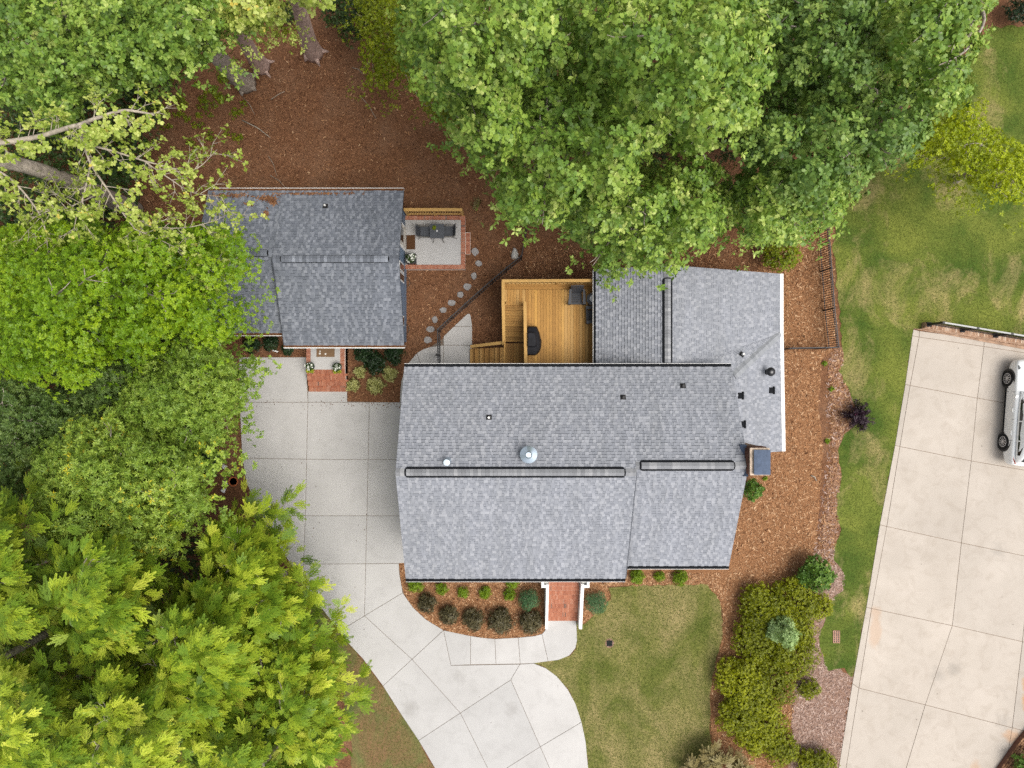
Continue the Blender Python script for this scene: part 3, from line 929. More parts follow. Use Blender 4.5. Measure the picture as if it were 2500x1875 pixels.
# ---------------------------------------------------------------- the main house
R = random.Random(21)
house = thing('house', (2.4, -3.5, 0), 'large house with pale grey shingle roofs, long ridge vents and a chimney, in the middle', 'house')
ZR, ZR2, ZE, ZEB = 7.10, 6.96, 4.50, 4.86
yR, yR2 = WY(1153.5, ZR), WY(1137, ZR2)
yF, yF2, yB = WY(1412, ZE), WY(1381, ZE), WY(896, ZEB)
xL, xM, xR = -4.45, 4.75, 9.08
FL = Plane([(xL, yF, ZE), (xM, yF, ZE), (xM, yR, ZR), (xL, yR, ZR)])
FR = Plane([(xM + .02, yF2, ZE), (xR, yF2, ZE), (xR, yR2, ZR2), (xM + .02, yR2, ZR2)])
BL = Plane([(xL, yB, ZEB), (xL, yR, ZR), (xM, yR, ZR), (xM, yB, ZEB)])
BR = Plane([(xM, yB, ZEB), (xM, yR2, ZR2), (xR, yR2, ZR2), (xR, yB, ZEB)])
# rear wing
ZW = 4.78
xW, yW1, yW0 = WX(1630, ZW), WY(647, ZW), 0.62
pw = 0.42
xWL = WX(1455, 3.6)
zWL = ZW - pw * (xW - xWL)
xWR = WX(1905, 2.5)
zWR = ZW - pw * (xWR - xW)
WL = Plane([(xW, yW1, ZW), (xWL, yW1, zWL), (xWL, yW0, zWL), (xW, yW0, ZW)])
hipA = Vector((xWR, 2.30, zWR))
pe = 0.58
hipB = Vector((9.42, 0.34, zWR + pe * (xWR - 9.42)))
valC = Vector((7.5, 0.80, ZW - pw * (7.5 - xW)))
WRp = Plane([(xW, yW0, ZW), (xW, yW1, ZW), (xWR, yW1, zWR), tuple(hipA), tuple(valC)])
EAST = Plane([tuple(hipA), tuple(hipB), (9.42, -3.02, hipB.z), (xWR + .12, -3.02, zWR - .07), (xWR + .06, 0, zWR - .035)])
E2b = Plane([tuple(hipB), (9.1, 0.34, hipB.z + .32 * pe), (9.1, -3.02, hipB.z + .32 * pe), (9.42, -3.02, hipB.z)])
NORTH = Plane([tuple(hipA), tuple(valC), tuple(hipB)])
roof_deck(house, [FL, FR, BL, BR, WL, WRp, EAST, E2b, NORTH])
tabs = []
for pl in (FL, FR, BL, BR, WL, WRp, EAST, NORTH):
    tabs += shingles(pl, R)
lay_shingles(house, tabs, M['shingle'], hidden=lambda c: abs(c.y - yR) < 0.35 or abs(c.x - xW) < 0.3)
# step where the lower front roof meets the higher one
MB().hexa([(xM, yF, ZE - .12), (xM + .03, yF, ZE - .12), (xM + .03, yR, ZR - .12), (xM, yR, ZR - .12)],
          [(xM, yF, ZE + .03), (xM + .03, yF, ZE + .03), (xM + .03, yR, ZR + .03), (xM, yR, ZR + .03)]).build('rake_trim', M['shingle'], house)
pf = (ZR - ZE) / (yR - yF)
pb = (ZR - ZEB) / (yB - yR)
ridge_vent(house, (WX(988, ZR), yR, ZR + .02), (WX(1527, ZR), yR, ZR + .02), pb, pf)
ridge_caps(house, (WX(992, ZR), yR, ZR + .035), (WX(1524, ZR), yR, ZR + .035), pf, M['ridge_cap'], pl=pb, pr=pf)
ridge_caps(house, (xL, yR, ZR), (WX(987, ZR), yR, ZR), pf, M['ridge_cap'], half=.15, pl=pb, pr=pf, lift=.03)
ridge_caps(house, (WX(1528, ZR), yR, ZR), (xM, yR, ZR), pf, M['ridge_cap'], half=.15, pl=pb, pr=pf, lift=.03)
ridge_vent(house, (WX(1562, ZR2), yR2, ZR2 + .02), (WX(1794, ZR2), yR2, ZR2 + .02), pb, pf)
ridge_caps(house, (WX(1566, ZR2), yR2, ZR2 + .035), (WX(1791, ZR2), yR2, ZR2 + .035), pf, M['ridge_cap'], pl=pb, pr=pf)
ridge_caps(house, (WX(1795, ZR2), yR2, ZR2), (xR - .1, yR2, ZR2), pf, M['ridge_cap'], half=.15, pl=pb, pr=pf, lift=.03)
ridge_caps(house, (xM, yR2, ZR2), (WX(1561, ZR2), yR2, ZR2), pf, M['ridge_cap'], half=.15, pl=pb, pr=pf, lift=.03)
ridge_vent(house, (xW, WY(678, ZW), ZW + .02), (xW, WY(888, ZW), ZW + .02), pw, pw)
ridge_caps(house, (xW, WY(681, ZW), ZW + .035), (xW, WY(886, ZW), ZW + .035), pw, M['ridge_cap'], half=.125)
ridge_caps(house, (xW, yW1, ZW), (xW, WY(677, ZW), ZW), pw, M['ridge_cap'], half=.16, lift=.03)
ridge_caps(house, hipB + Vector((.05, .02, 0)), hipA, 0.35, obj_random('hip_cap_shingle', [(0, (.20, .21, .225)), (1, (.26, .27, .285))], .85, .2), half=.19, lift=.03, exposure=.13)


def gutter(root, p0, p1, out, w=0.11, h=0.11, fill='guard', lip='white', lipw=0.012):
    p0, p1, out = Vector(p0), Vector(p1), Vector(out).normalized()
    a, b = p0 + out * w, p1 + out * w
    dz = Vector((0, 0, h))
    mb = MB()
    mb.hexa([p0 - dz, p1 - dz, b - dz, a - dz], [p0 - dz * .25, p1 - dz * .25, b - dz * .25, a - dz * .25])
    mb.hexa([a - out * lipw - dz * .24, b - out * lipw - dz * .24, b - dz * .24, a - dz * .24], [a - out * lipw + dz * .1, b - out * lipw + dz * .1, b + dz * .1, a + dz * .1])
    g = mb.build('gutter', M[lip], root)
    mb = MB()
    i0, i1 = p0 + out * .004, p1 + out * .004
    mb.hexa([i0 - dz * .22, i1 - dz * .22, b - out * lipw * 1.1 - dz * .22, a - out * lipw * 1.1 - dz * .22], [i0 + dz * .22, i1 + dz * .22, b - out * lipw * 1.1 + dz * .05, a - out * lipw * 1.1 + dz * .05])
    mb.build('gutter_guard' if fill == 'guard' else 'gutter_debris', M[fill], g)
    return g


gutter(house, (xL, yF, ZE), (xM, yF, ZE), (0, -1, 0), .15)
gutter(house, (xM + .03, yF2, ZE), (xR, yF2, ZE), (0, -1, 0), .15)
gutter(house, (xL, yB, ZEB), (xR - .02, yB, ZEB), (0, 1, 0), .15)
gutter(house, (xWL, yW1, zWL), (xWL, yW0 + .25, zWL), (-1, 0, 0), .13)
gutter(house, (xWR, yW1, zWR), (xWR, 2.3, zWR), (1, 0, 0), .16, fill='white')
gutter(house, (xWR, 2.3, zWR), (xWR + .12, -3.02, zWR - .07), (1, 0.02, 0), .16, fill='white')
# walls
wl = MB()
wl.box(xL + .15, yF + .35, 0, xM, yB - .35, ZE - .15)
wl.box(xM, yF2 + .35, 0, xR - .05, yB - .35, ZE - .15)
wl.box(xWL + .3, yB - .3, 0, xWR - .3, yW1 - .12, min(zWR, zWL) - .12)
wl.box(9.05, -2.95, 0, xWR - .3, 0.4, zWR - .15)
wl.build('wall', M['siding'], house)
gb = MB()
for x0, x1, ya, za, yr, zr, yb2, zb in ((xL + .15, xL + .3, yF + .35, ZE - .1, yR, ZR - .12, yB - .35, ZEB - .1), (xR - .2, xR - .05, yF2 + .35, ZE - .1, yR2, ZR2 - .12, yB - .35, ZEB - .1)):
    gb.hexa([(x0, ya, ZE - .16), (x1, ya, ZE - .16), (x1, yb2, ZE - .16), (x0, yb2, ZE - .16)], [(x0, yr - .02, zr), (x1, yr - .02, zr), (x1, yr + .02, zr), (x0, yr + .02, zr)])
y0 = yW1 - .27
gb.hexa([(xWL + .3, y0, 2.3), (xWR - .3, y0, 2.3), (xWR - .3, y0 + .15, 2.3), (xWL + .3, y0 + .15, 2.3)], [(xW - .4, y0, ZW - .3), (xW + .4, y0, ZW - .3), (xW + .4, y0 + .15, ZW - .3), (xW - .4, y0 + .15, ZW - .3)])
gb.build('gable', M['siding'], house)
# chimney: brick stack outside the right gable
cx0, cx1 = 9.03, 9.76
cy0, cy1 = WY(1160, 7.3), WY(1094, 7.3)
st = MB().box(cx0 + .02, cy0 + .02, 0, cx1 - .02, cy1 - .02, 7.2).build('chimney', M['mortar_stain'], house)
bm_ = MB().box(-.105, -.045, -.032, .105, .045, .032).mesh('brick', M['brick_brown'])
bm2 = MB().box(-.045, -.105, -.032, .045, .105, .032).mesh('brick', M['brick_brown'])
for k in range(15):
    z = 7.13 - k * .076
    for fx, me, rng_, ax in ((cx0 + .01, bm2, (cy0 + .12, cy1 - .06), 1), (cx1 - .01, bm2, (cy0 + .12, cy1 - .06), 1), (cy0 + .01, bm_, (cx0 + .12, cx1 - .06), 0), (cy1 - .01, bm_, (cx0 + .12, cx1 - .06), 0)):
        if k > 7 and ax == 0: continue
        if k > 9 and fx > 9.5: continue
        t = rng_[0] + (.11 if k % 2 else 0)
        while t < rng_[1]:
            o = bpy.data.objects.new('brick', me)
            col.objects.link(o)
            o.parent = st
            o.location = (fx, t, z) if ax else (t, fx, z)
            t += .22
MB().box(cx0 - .01, cy0 - .01, 7.2, cx1 + .01, cy1 + .01, 7.3).build('chimney_crown', M['crown_mortar'], st, bevel=.02)
cp = MB().box(cx0 + .13, cy0 + .04, 7.3, cx1 - .02, cy1 - .07, 7.42)
cp.add([(cx0 + .10, cy0 + .02, 7.42), (cx1, cy0 + .02, 7.42), (cx1, cy1 - .05, 7.42), (cx0 + .10, cy1 - .05, 7.42), ((cx0 + cx1) / 2 + .05, (cy0 + cy1) / 2, 7.455)], [(0, 1, 4), (1, 2, 4), (2, 3, 4), (3, 0, 4), (3, 2, 1, 0)])
cap_o = cp.build('chimney_cap', M['cap_blue'], st, bevel=.01)
MB().hexa([(8.78, cy0 - .12, 6.25), (cx0 + .02, cy0 - .12, 6.2), (cx0 + .02, cy1 + .1, 6.2), (8.84, cy1 + .1, 6.25)],
          [(8.86, cy0 - .1, 6.66), (cx0 + .03, cy0 - .1, 7.0), (cx0 + .03, cy1 + .08, 6.82), (8.86, cy1 + .08, 6.66)]).build('flashing', M['cap_blue'], st)

# roof fittings
def on(pl, px, py):
    """place on a roof plane seen at a photo pixel"""
    z = 5.0
    for _ in range(12):
        p = W(px, py, z)
        z = pl.z_at(p.x, p.y)
    return W(px, py, z)


def pipe_vent(root, pl, px, py, hh=0.22, pipe='white', r=.045):
    p = on(pl, px, py)
    mb = MB()
    n, U, V = pl.n, pl.U, pl.V
    q = [p + U * a + V * b for a, b in ((-.11, -.1), (.11, -.1), (.11, .12), (-.11, .12))]
    mb.hexa([x + n * .005 for x in q], [x + n * .035 for x in q])
    mb.lathe(p, [(.085, .0), (.075, .08), (.06, .12)], 12)
    v = mb.build('vent_boot', M['black'], root)
    MB().lathe(p, [(r, .02), (r, hh), (r * .6, hh), (r * .6, hh - .03)], 12).build('vent_pipe', M[pipe], v)


pipe_vent(house, BL, 1194, 1019, pipe='white')
pipe_vent(house, BL, 1521, 970, pipe='black')
pipe_vent(house, BR, 1667, 942, .18, pipe='black')
pipe_vent(house, NORTH, 1811, 865, .3, pipe='white')
p = on(EAST, 1872, 908)
mb = MB()
mb.lathe(p, [(.14, -.05), (.12, .1), (.075, .14), (.075, .42), (.19, .44), (.2, .5), (.16, .58), (.05, .61)], 16)
mb.build('turbine_vent', flat('glossy_black_metal', (.02, .02, .022), .2, .6, .3), house, smooth=True)
for px, py in ((1806, 966), (1882, 953), (1811, 1036)):
    p = on(EAST if px > 1815 else EAST, px, py)
    n, U, V = EAST.n, EAST.U, EAST.V
    mb = MB()
    q = [p + U * a + V * b for a, b in ((-.13, -.12), (.13, -.12), (.13, .13), (-.13, .13))]
    mb.hexa([x + n * .01 for x in q], [x + n * .05 for x in q])
    q = [p + U * a + V * b for a, b in ((-.17, -.19), (.17, -.19), (.17, -.10), (-.17, -.10))]
    mb.hexa([x + n * .01 for x in q], [x + n * .075 for x in q])
    mb.build('roof_vent', M['guard'], house, bevel=.006)
p = on(BL, 1290, 1108)
mb = MB()
mb.lathe(p, [(.2, -.1), (.18, .12), (.15, .16), (.15, .3), (.33, .31), (.335, .335), (.14, .44), (.12, .47), (.115, .475), (.085, .455), (.02, .455)], 28)
mb.build('metal_vent_cap', M['chrome'], house, smooth=False)
p = on(BL, 1093, 1126)
mb = MB()
mb.lathe(p, [(.16, -.08), (.13, .05), (.115, .1), (.115, .36), (.135, .37), (.135, .45), (.12, .465), (.02, .468)], 20)
mb.build('metal_flue', M['chrome'], house)

# front steps of brick, with white side walls
porch = thing('front_steps', (2.4, -10.2, 0), 'red brick front steps between two white side walls, below the large roof', 'steps')
brick_m = MB().box(-.028, -.1, -.03, .028, .1, .03).mesh('brick', M['brick'])
brick_s = MB().box(-.1, -.045, -.03, .1, .045, .03).mesh('brick', M['brick'])


def brick(root, me, x, y, z, rz=0):
    o = bpy.data.objects.new('brick', me)
    col.objects.link(o)
    adopt(o, root)
    o.location = (x, y, z)
    o.rotation_euler = (random.uniform(-.012, .012), random.uniform(-.012, .012), rz + random.uniform(-.012, .012))
    return o


sx0, sx1 = 1.72, 3.15
core = MB()
yb0 = -11.40
NST = 9
for i in range(NST):
    z = .13 * (i + 1)
    y = yb0 + .247 * i
    core.box(sx0, y + .012, 0, sx1, y + .25 if i < NST - 1 else -8.0, z - .012, .5)
    nb = 23
    for k in range(nb):
        brick(porch, brick_m, sx0 + .035 + k * (sx1 - sx0 - .07) / (nb - 1), y + .112, z - .03 + random.uniform(-.003, .003))
for k in range(23):
    brick(porch, brick_m, sx0 + .035 + k * (sx1 - sx0 - .07) / 22, yb0 + .247 * NST + .105, .13 * NST - .03)
core.build('mortar_bed', M['mortar'], porch)
for nm, x0, x1, yf in (('side_wall', 1.57, 1.70, -11.62), ('side_wall', 3.17, 3.32, -11.62)):
    MB().hexa([(x0, yf, 0), (x1, yf, 0), (x1, -9.2, 0), (x0, -9.2, 0)], [(x0, yf, .62), (x1, yf, .62), (x1, -9.2, 1.62), (x0, -9.2, 1.62)]).build(nm, M['white'], porch, bevel=.01)
for sgn, xa, xb, xc in ((-1, 1.35, 1.47, 1.69), (1, 3.44, 3.56, 3.18)):
    MB().box(xa, -9.36, 0, xb, -8.0, 1.66).build('parapet', M['white'], porch, bevel=.008)
    MB().box(min(xc, xb if sgn < 0 else xa), -9.36, 0, max(xc, xb if sgn < 0 else xa), -9.24, 1.655).build('parapet', M['white'], porch, bevel=.008)
    MB().box(min(xc, xb if sgn < 0 else xa) + .02, -9.22, 0, max(xc, xb if sgn < 0 else xa) - .02, -9.04, 1.45).build('column', M['door'], porch, bevel=.012)

# ---------------------------------------------------------------- wooden deck and stairs
ZD = 2.4
deck = thing('deck', (1.6, 2.6, 0), 'golden wooden deck with railings and a turning stair down to the path', 'deck')
dx0, dx1 = WX(1231, ZD), WX(1458, ZD)
dy1, dy0 = WY(690, ZD), 0.5
sxr = WX(1281, ZD)                       # right side of the stair opening
syt = WY(745, ZD)                        # top edge of the stair
cnt = 0
x = dx0
bw = .135
while x < dx1 - .02:
    ye = dy0 if x + bw * .5 > sxr else syt
    MB().box(x + .004, ye, ZD - .035, min(x + bw - .004, dx1), dy1 - .31, ZD + random.uniform(-.002, .002)).build('board', M['board'], deck)
    x += bw
for k in range(2):
    MB().box(dx0, dy1 - .30 + k * .15, ZD - .035, dx1, dy1 - .30 + k * .15 + .14, ZD).build('board', M['board'], deck)
MB().box(dx0, dy0, ZD - .26, dx0 + .04, dy1, ZD - .04).box(dx0, dy1 - .05, ZD - .26, dx1, dy1, ZD - .04).box(sxr, dy0, ZD - .26, sxr + .04, syt, ZD - .04).box(dx0, syt, ZD - .26, sxr, syt + .04, ZD - .04).build('joist', M['tread'], deck)
for px_, py_ in ((dx0 + .05, dy1 - .05), (2.0, dy1 - .05), (dx1 - .1, dy1 - .05), (dx0 + .05, syt + .1), (sxr, syt), (sxr, .8)):
    MB().box(px_ - .05, py_ - .05, 0, px_ + .05, py_ + .05, ZD + .95).build('post', M['rail'], deck)
# upper flight
ZL = 1.2
ly1 = WY(847, ZL)
nst = 8
for i in range(nst):
    z = ZD - .15 * (i + 1) + .0
    ya = syt - (syt - ly1) * i / (nst - .0)
    yb_ = syt - (syt - ly1) * (i + 1) / (nst - .0)
    if i == nst - 1: break
    hgt = (ya - yb_)
    for k in range(2):
        MB().box(dx0 + .03, ya - hgt * (k + 1) * .5 + .006, z - .035, sxr - .015, ya - hgt * k * .5, z).build('tread', M['tread'], deck)
    MB().box(dx0 + .03, ya + .002, z + .002, sxr - .015, ya + .02, z + .115).build('riser', M['tread'], deck)
lx0 = WX(1233, ZL)
x = lx0
while x < sxr - .02:
    MB().box(x + .004, dy0, ZL - .035, min(sxr, x + .13), ly1 + .17, ZL).build('board', M['board'], deck)
    x += .135
for k in range(8):
    z = ZL - .15 * (k + 1)
    if z < .05: break
    xa = lx0 - .243 * k
    for j in range(2):
        MB().box(xa - .1215 * (j + 1) + .005, dy0, z - .035, xa - .1215 * j, ly1 - .02, z).build('tread', M['board'], deck)
    MB().box(xa + .002, dy0, z + .002, xa + .018, ly1 - .02, z + .115).build('riser', M['tread'], deck)


def railing(root, a, b, n, hb=.9, cap=.135, mat='rail', skew=None):
    a, b = Vector(a), Vector(b)
    MB().bar(a, b, cap, .035).build('handrail', M[mat], root)
    dz = Vector((0, 0, .16))
    MB().bar(a - dz * .35, b - dz * .35, .04, .08).build('rail', M['rail'], root)
    lo = Vector((0, 0, hb - .08))
    MB().bar(a - lo, b - lo, .04, .08).build('rail', M['rail'], root)
    d = b - a
    for i in range(n):
        p = a + d * ((i + .5) / n)
        MB().box(p.x - .018, p.y - .018, p.z - hb + .05, p.x + .018, p.y + .018, p.z - .05).build('baluster', M['rail'], root)


ZT = ZD + .95
bx0, by1 = WX(1228.5, ZT), WY(686, ZT)
railing(deck, (bx0 - .06, by1, ZT), (dx1, by1 + .02, ZT), 24)
railing(deck, (bx0, by1, ZT - .002), (bx0 + .0, syt, ZT - .002), 8)
railing(deck, (bx0, syt, ZT - .003), (bx0 + .02, WY(842, 2.2), 2.2), 12)
railing(deck, (bx0 + .02, WY(836, 2.2), 2.18), (WX(1149, 1.0), WY(846, 1.0), 1.0), 10)
railing(deck, (WX(1281.5, ZT), WY(740, ZT), ZT), (WX(1284, ZT), dy0 + .05, ZT), 18)
railing(deck, (lx0 - .1, dy0 + .06, 2.15), (sxr, dy0 + .06, 2.15), 6)

# ---------------------------------------------------------------- guest house
R2 = random.Random(5)
guest = thing('guest_house', (-8.5, 5.5, 0), 'smaller blue-grey house with dark shingle roof, behind the patio and under the left trees', 'house')
gR, gE = 4.5, 3.0
gx1 = -4.74
gxs = WX(679, 3.8)
gx0 = -13.3
gyR = WY(632, gR)
gyF = WY(843, gE)
pg = (gR - gE) / (gyR - gyF)
gyB = WY(466, 3.13)
zB = gR - pg * (gyB - gyR)
gyF2 = WY(813, gE)
gyR2 = gyR + (gyF2 - gyF) / 2
gR2 = gR - pg * (gyR2 - gyR)
GF = Plane([(gxs, gyF, gE), (gx1, gyF, gE), (gx1, gyR, gR), (gxs, gyR, gR)])
GFL = Plane([(gx0, gyF2, gE), (gxs - .02, gyF2, gE), (gxs - .02, gyR2, gR2), (gx0, gyR2, gR2)])
GB = Plane([(gxs, gyB, zB), (gxs, gyR, gR), (gx1, gyR, gR), (gx1, gyB, zB)])
GBL = Plane([(gx0, gyB, zB), (gx0, gyR2, gR2), (gxs, gyR2, gR2), (gxs, gyB, zB)])
roof_deck(guest, [GF, GFL, GB, GBL])
tabs = []
for pl in (GF, GFL, GB, GBL): tabs += shingles(pl, R2, .135)
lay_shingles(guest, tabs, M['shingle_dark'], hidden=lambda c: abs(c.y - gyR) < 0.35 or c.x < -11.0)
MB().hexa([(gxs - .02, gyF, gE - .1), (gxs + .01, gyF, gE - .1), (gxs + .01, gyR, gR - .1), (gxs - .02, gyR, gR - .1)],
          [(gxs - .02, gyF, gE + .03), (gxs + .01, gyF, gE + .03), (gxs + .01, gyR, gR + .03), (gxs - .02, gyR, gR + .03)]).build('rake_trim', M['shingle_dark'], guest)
ridge_vent(guest, (WX(684, gR), gyR, gR + .015), (WX(950, gR), gyR, gR + .015), pg, pg, .16, .03)
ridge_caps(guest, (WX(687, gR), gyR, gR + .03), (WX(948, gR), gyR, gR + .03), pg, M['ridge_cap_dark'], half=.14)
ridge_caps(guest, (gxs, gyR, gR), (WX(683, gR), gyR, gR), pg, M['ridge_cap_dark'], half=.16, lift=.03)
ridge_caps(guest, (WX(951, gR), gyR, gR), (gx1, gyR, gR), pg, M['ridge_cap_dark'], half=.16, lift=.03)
ridge_vent(guest, (gx0, gyR2, gR2 + .015), (WX(655, gR2), gyR2, gR2 + .015), pg, pg, .16, .03)
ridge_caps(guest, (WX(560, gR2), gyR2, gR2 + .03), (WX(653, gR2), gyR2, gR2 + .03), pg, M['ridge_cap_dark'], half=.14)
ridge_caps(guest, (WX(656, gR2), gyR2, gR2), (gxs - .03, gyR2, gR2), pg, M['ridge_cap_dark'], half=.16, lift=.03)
gutter(guest, (gxs - .02, gyF, gE), (gx1 + .02, gyF, gE), (0, -1, 0), .13, fill='litter', lipw=.035)
gutter(guest, (gx0, gyF2, gE), (gxs - .03, gyF2, gE), (0, -1, 0), .13, fill='litter', lipw=.022)
gutter(guest, (gx0, gyB, zB), (gx1, gyB, zB), (0, 1, 0), .13, fill='litter', lipw=.02)
pipe_vent(guest, GB, 795, 503, .2, 'white', .04)
# leaf litter lying on the back slope
lit = MB()
rl = random.Random(3)
for cx, cy, sx, sy, n in ((655, 487, 26, 7, 130), (668, 497, 9, 5, 50), (650, 522, 6, 9, 40), (607, 500, 10, 3, 40), (560, 478, 60, 5, 120), (760, 474, 110, 2.5, 140)):
    for _ in range(n):
        p = on(GB if cx > 679 else GBL, cx + rl.gauss(0, sx * .5), cy + rl.gauss(0, sy * .5))
        a, L = rl.uniform(0, 6.28), rl.uniform(.03, .08)
        U, V, n_ = GB.U, GB.V, GB.n
        d = (U * math.cos(a) + V * math.sin(a)) * L
        s = (V * math.cos(a) - U * math.sin(a)) * L * .3
        p = p + n_ * rl.uniform(.03, .055)
        lit.add([p - d - s, p + d - s * .5, p + d * .8 + s, p - d + s], [(0, 1, 2, 3)], rl.uniform(.1, .8))
lit.build('leaf_litter', M['chip'], guest, tint=True, kind='stuff')
gw = MB()
gw.box(gxs + .1, gyF + .3, 0, -5.09, gyB - .3, gE - .1).box(gx0 + .2, gyF2 + .3, 0, gxs + .1, gyB - .3, gE - .12)
gw.hexa([(-5.24, gyF + .3, gE - .1), (-5.09, gyF + .3, gE - .1), (-5.09, gyB - .3, gE - .1), (-5.24, gyB - .3, gE - .1)],
        [(-5.24, gyR - .03, gR - .11), (-5.09, gyR - .03, gR - .11), (-5.09, gyR + .03, gR - .11), (-5.24, gyR + .03, gR - .11)])
gw.build('wall', M['siding'], guest)
dw = -5.09
yd0, yd1 = WY(610, .5), WY(560, .5)
MB().box(dw + .002, yd0 - .1, .5, dw + .03, yd1 + .1, 2.62).build('door_frame', M['white'], guest)
dr = MB().box(dw + .032, yd0, .52, dw + .05, yd1, 2.52).build('door', M['door'], guest)
MB().box(dw + .052, yd0 + .16, 1.3, dw + .056, yd1 - .16, 2.3).build('door_pane', M['glass'], dr)
for ya, yb_ in ((WY(668, 1), WY(646, 1)), (WY(692, 1), WY(671, 1)), (WY(796, 1), WY(772, 1))):
    f = MB().box(dw + .002, ya, .9, dw + .025, yb_, 2.2).build('window', M['white'], guest)
    MB().box(dw + .027, ya + .06, .98, dw + .033, yb_ - .06, 2.12).build('pane', M['glass'], f)
MB().box(dw + .01, WY(540, 2) - .05, 2.1, dw + .12, WY(540, 2) + .05, 2.35).build('wall_lamp', M['black'], guest)

# patio beside the guest house
ZP = .45
patio = thing('patio', (WX(1060), WY(590), 0), 'raised concrete patio with brick edging and a low wooden railing, beside the blue wall', 'patio')
px0, px1 = -5.085, WX(1125, ZP)
py0, py1 = WY(646, ZP), WY(537, ZP)
MB().box(px0, py0, .02, px1, py1, ZP).build('slab', M['concrete'], patio, bevel=.008)
MB().box(px0, py1 + .01, 0, px1 + .2, py1 + .2, ZP - .02).box(px0, py0 - .2, 0, px1 + .2, py0 - .01, ZP - .02).box(px1 + .01, py0 - .01, 0, px1 + .2, py1 + .01, ZP - .02).box(px1 + .2, WY(620, .25), 0, px1 + .44, WY(567, .25), .21).build('mortar_bed', M['mortar'], patio)
x = px0 + .04
pc_h = MB().box(-.1, -.028, -.03, .1, .028, .03).mesh('brick', M['brick'])
while x < px1 + .20:
    brick(patio, brick_m, x, py1 + .105, ZP - .028)
    brick(patio, brick_m, x, py0 - .105, ZP - .028)
    x += .068
y = py0 + .01
while y < py1:
    brick(patio, pc_h, px1 + .105, y, ZP - .028)
    y += .068
y = WY(620, .25) + .03
while y < WY(567, .25):
    brick(patio, pc_h, px1 + .33, y, .205)
    y += .068
zr_ = 1.45
ya = WY(512, zr_)
xa, xb = WX(986, zr_), WX(1129, zr_)
MB().bar((xa, ya, zr_), (xb, ya, zr_), .14, .04).build('handrail', M['rail'], patio)
MB().bar((xa, ya, .62), (xb, ya, .62), .05, .09).build('rail', M['rail'], patio)
MB().bar((xa, ya, 1.38), (xb, ya, 1.38), .04, .08).build('rail', M['rail'], patio)
for t in (0, .5, 1):
    xx = xa + (xb - xa) * t + (.05 if t == 0 else -.05 if t == 1 else 0)
    MB().box(xx - .05, ya - .05, .1, xx + .05, ya + .05, 1.42).build('post', M['rail'], patio)
for i in range(22):
    xx = xa + .14 + (xb - xa - .28) * i / 21
    if abs(xx - (xa + xb) / 2) < .06: continue
    MB().box(xx - .018, ya - .018, .6, xx + .018, ya + .018, 1.4).build('baluster', M['rail'], patio)

# guest house entry steps
entry = thing('entry_steps', (WX(800), WY(905), 0), 'brick entry steps with a small concrete landing, leading to the smaller house', 'steps')
ex0, ex1 = WX(755, .1), WX(848, .1)
core = MB()
fy = [956.5, 942, 927.5, 913]
for i, pyb in enumerate(fy):
    z = .15 * (i + 1)
    yf_ = WY(pyb, z)
    core.box(ex0, yf_ + .006, 0, ex1, gyF + .5, z - .02 - i * .0005)
    n = 28
    for k in range(n):
        brick(entry, brick_m, ex0 + .035 + k * (ex1 - ex0 - .07) / (n - 1), yf_ + .105, z - .028)
    if i < 3:
        for k in range(9):
            brick(entry, brick_s, ex0 + .12 + k * .215, yf_ + .25, z + .02)
core.build('mortar_bed', M['mortar'], entry)
zt = .6
MB().box(ex0 + .21, WY(902, zt), .3, ex1 - .24, gyF + .45, zt + .002).build('landing', M['concrete'], entry)
y = WY(901, zt)
while y < gyF + .2:
    brick(entry, pc_h, ex0 + .105, y, zt - .02)
    brick(entry, pc_h, ex1 - .115, y, zt - .02)
    y += .068

# ---------------------------------------------------------------- fences
def picket_fence(name, pts, posts, label, group, h=1.15, spacing=.105, first_gap=0):
    root = thing(name, tuple(pts[0]), label, 'fence', group)
    pk = MB().box(-.014, -.014, .06, .014, .014, h - .02).mesh('picket', M['black'])
    for a, b in zip(pts[:-1], pts[1:]):
        a, b = Vector(a), Vector(b)
        for zz, m_, w_ in ((h, 'black', .045), (h - .16, 'black', .03), (.14, 'black', .03)):
            MB().bar(a + Vector((0, 0, zz)), b + Vector((0, 0, zz)), w_, .03).build('rail', M[m_], root)
        n = int((b - a).length / spacing)
        for i in range(1, n):
            p = a + (b - a) * (i / n)
            o = bpy.data.objects.new('picket', pk)
            col.objects.link(o)
            adopt(o, root)
            o.location = p
            o.rotation_euler = (0, 0, math.atan2((b - a).y, (b - a).x))
    for p in posts:
        p = Vector(p)
        MB().box(p.x - .032, p.y - .032, 0, p.x + .032, p.y + .032, h + .05).build('post', M['black'], root)
    return root


picket_fence('metal_fence', [W(1995, 480), W(1997, 567), W(2004, 663), W(2011, 758), W(2021, 850)], [W(1997, 567), W(2004, 663), W(2011, 758), W(2021, 850)],
             'black metal picket fence along the green lawn, right of the large house', 'black metal fences')
g = picket_fence('metal_fence', [W(1905, 853), W(2019, 851)], [W(1912, 853), W(1990, 852)], 'short black metal fence closing the gap between the white gutter and the lawn fence', 'black metal fences')
picket_fence('metal_fence', [W(1300, 490), W(1286, 562), W(1273, 634), W(1236, 664), W(1203, 692), W(1171, 720), W(1140, 748), W(1107, 778), W(1075, 808)],
             [W(1286, 562), W(1273, 634), W(1236, 664), W(1203, 692), W(1171, 720), W(1140, 748), W(1107, 778)], 'black metal fence slanting across the mulch beside the stepping stones', 'black metal fences', spacing=.13)
gt = thing('metal_gate', tuple(W(1076, 850)), 'black metal gate across the concrete path behind the large roof', 'gate')
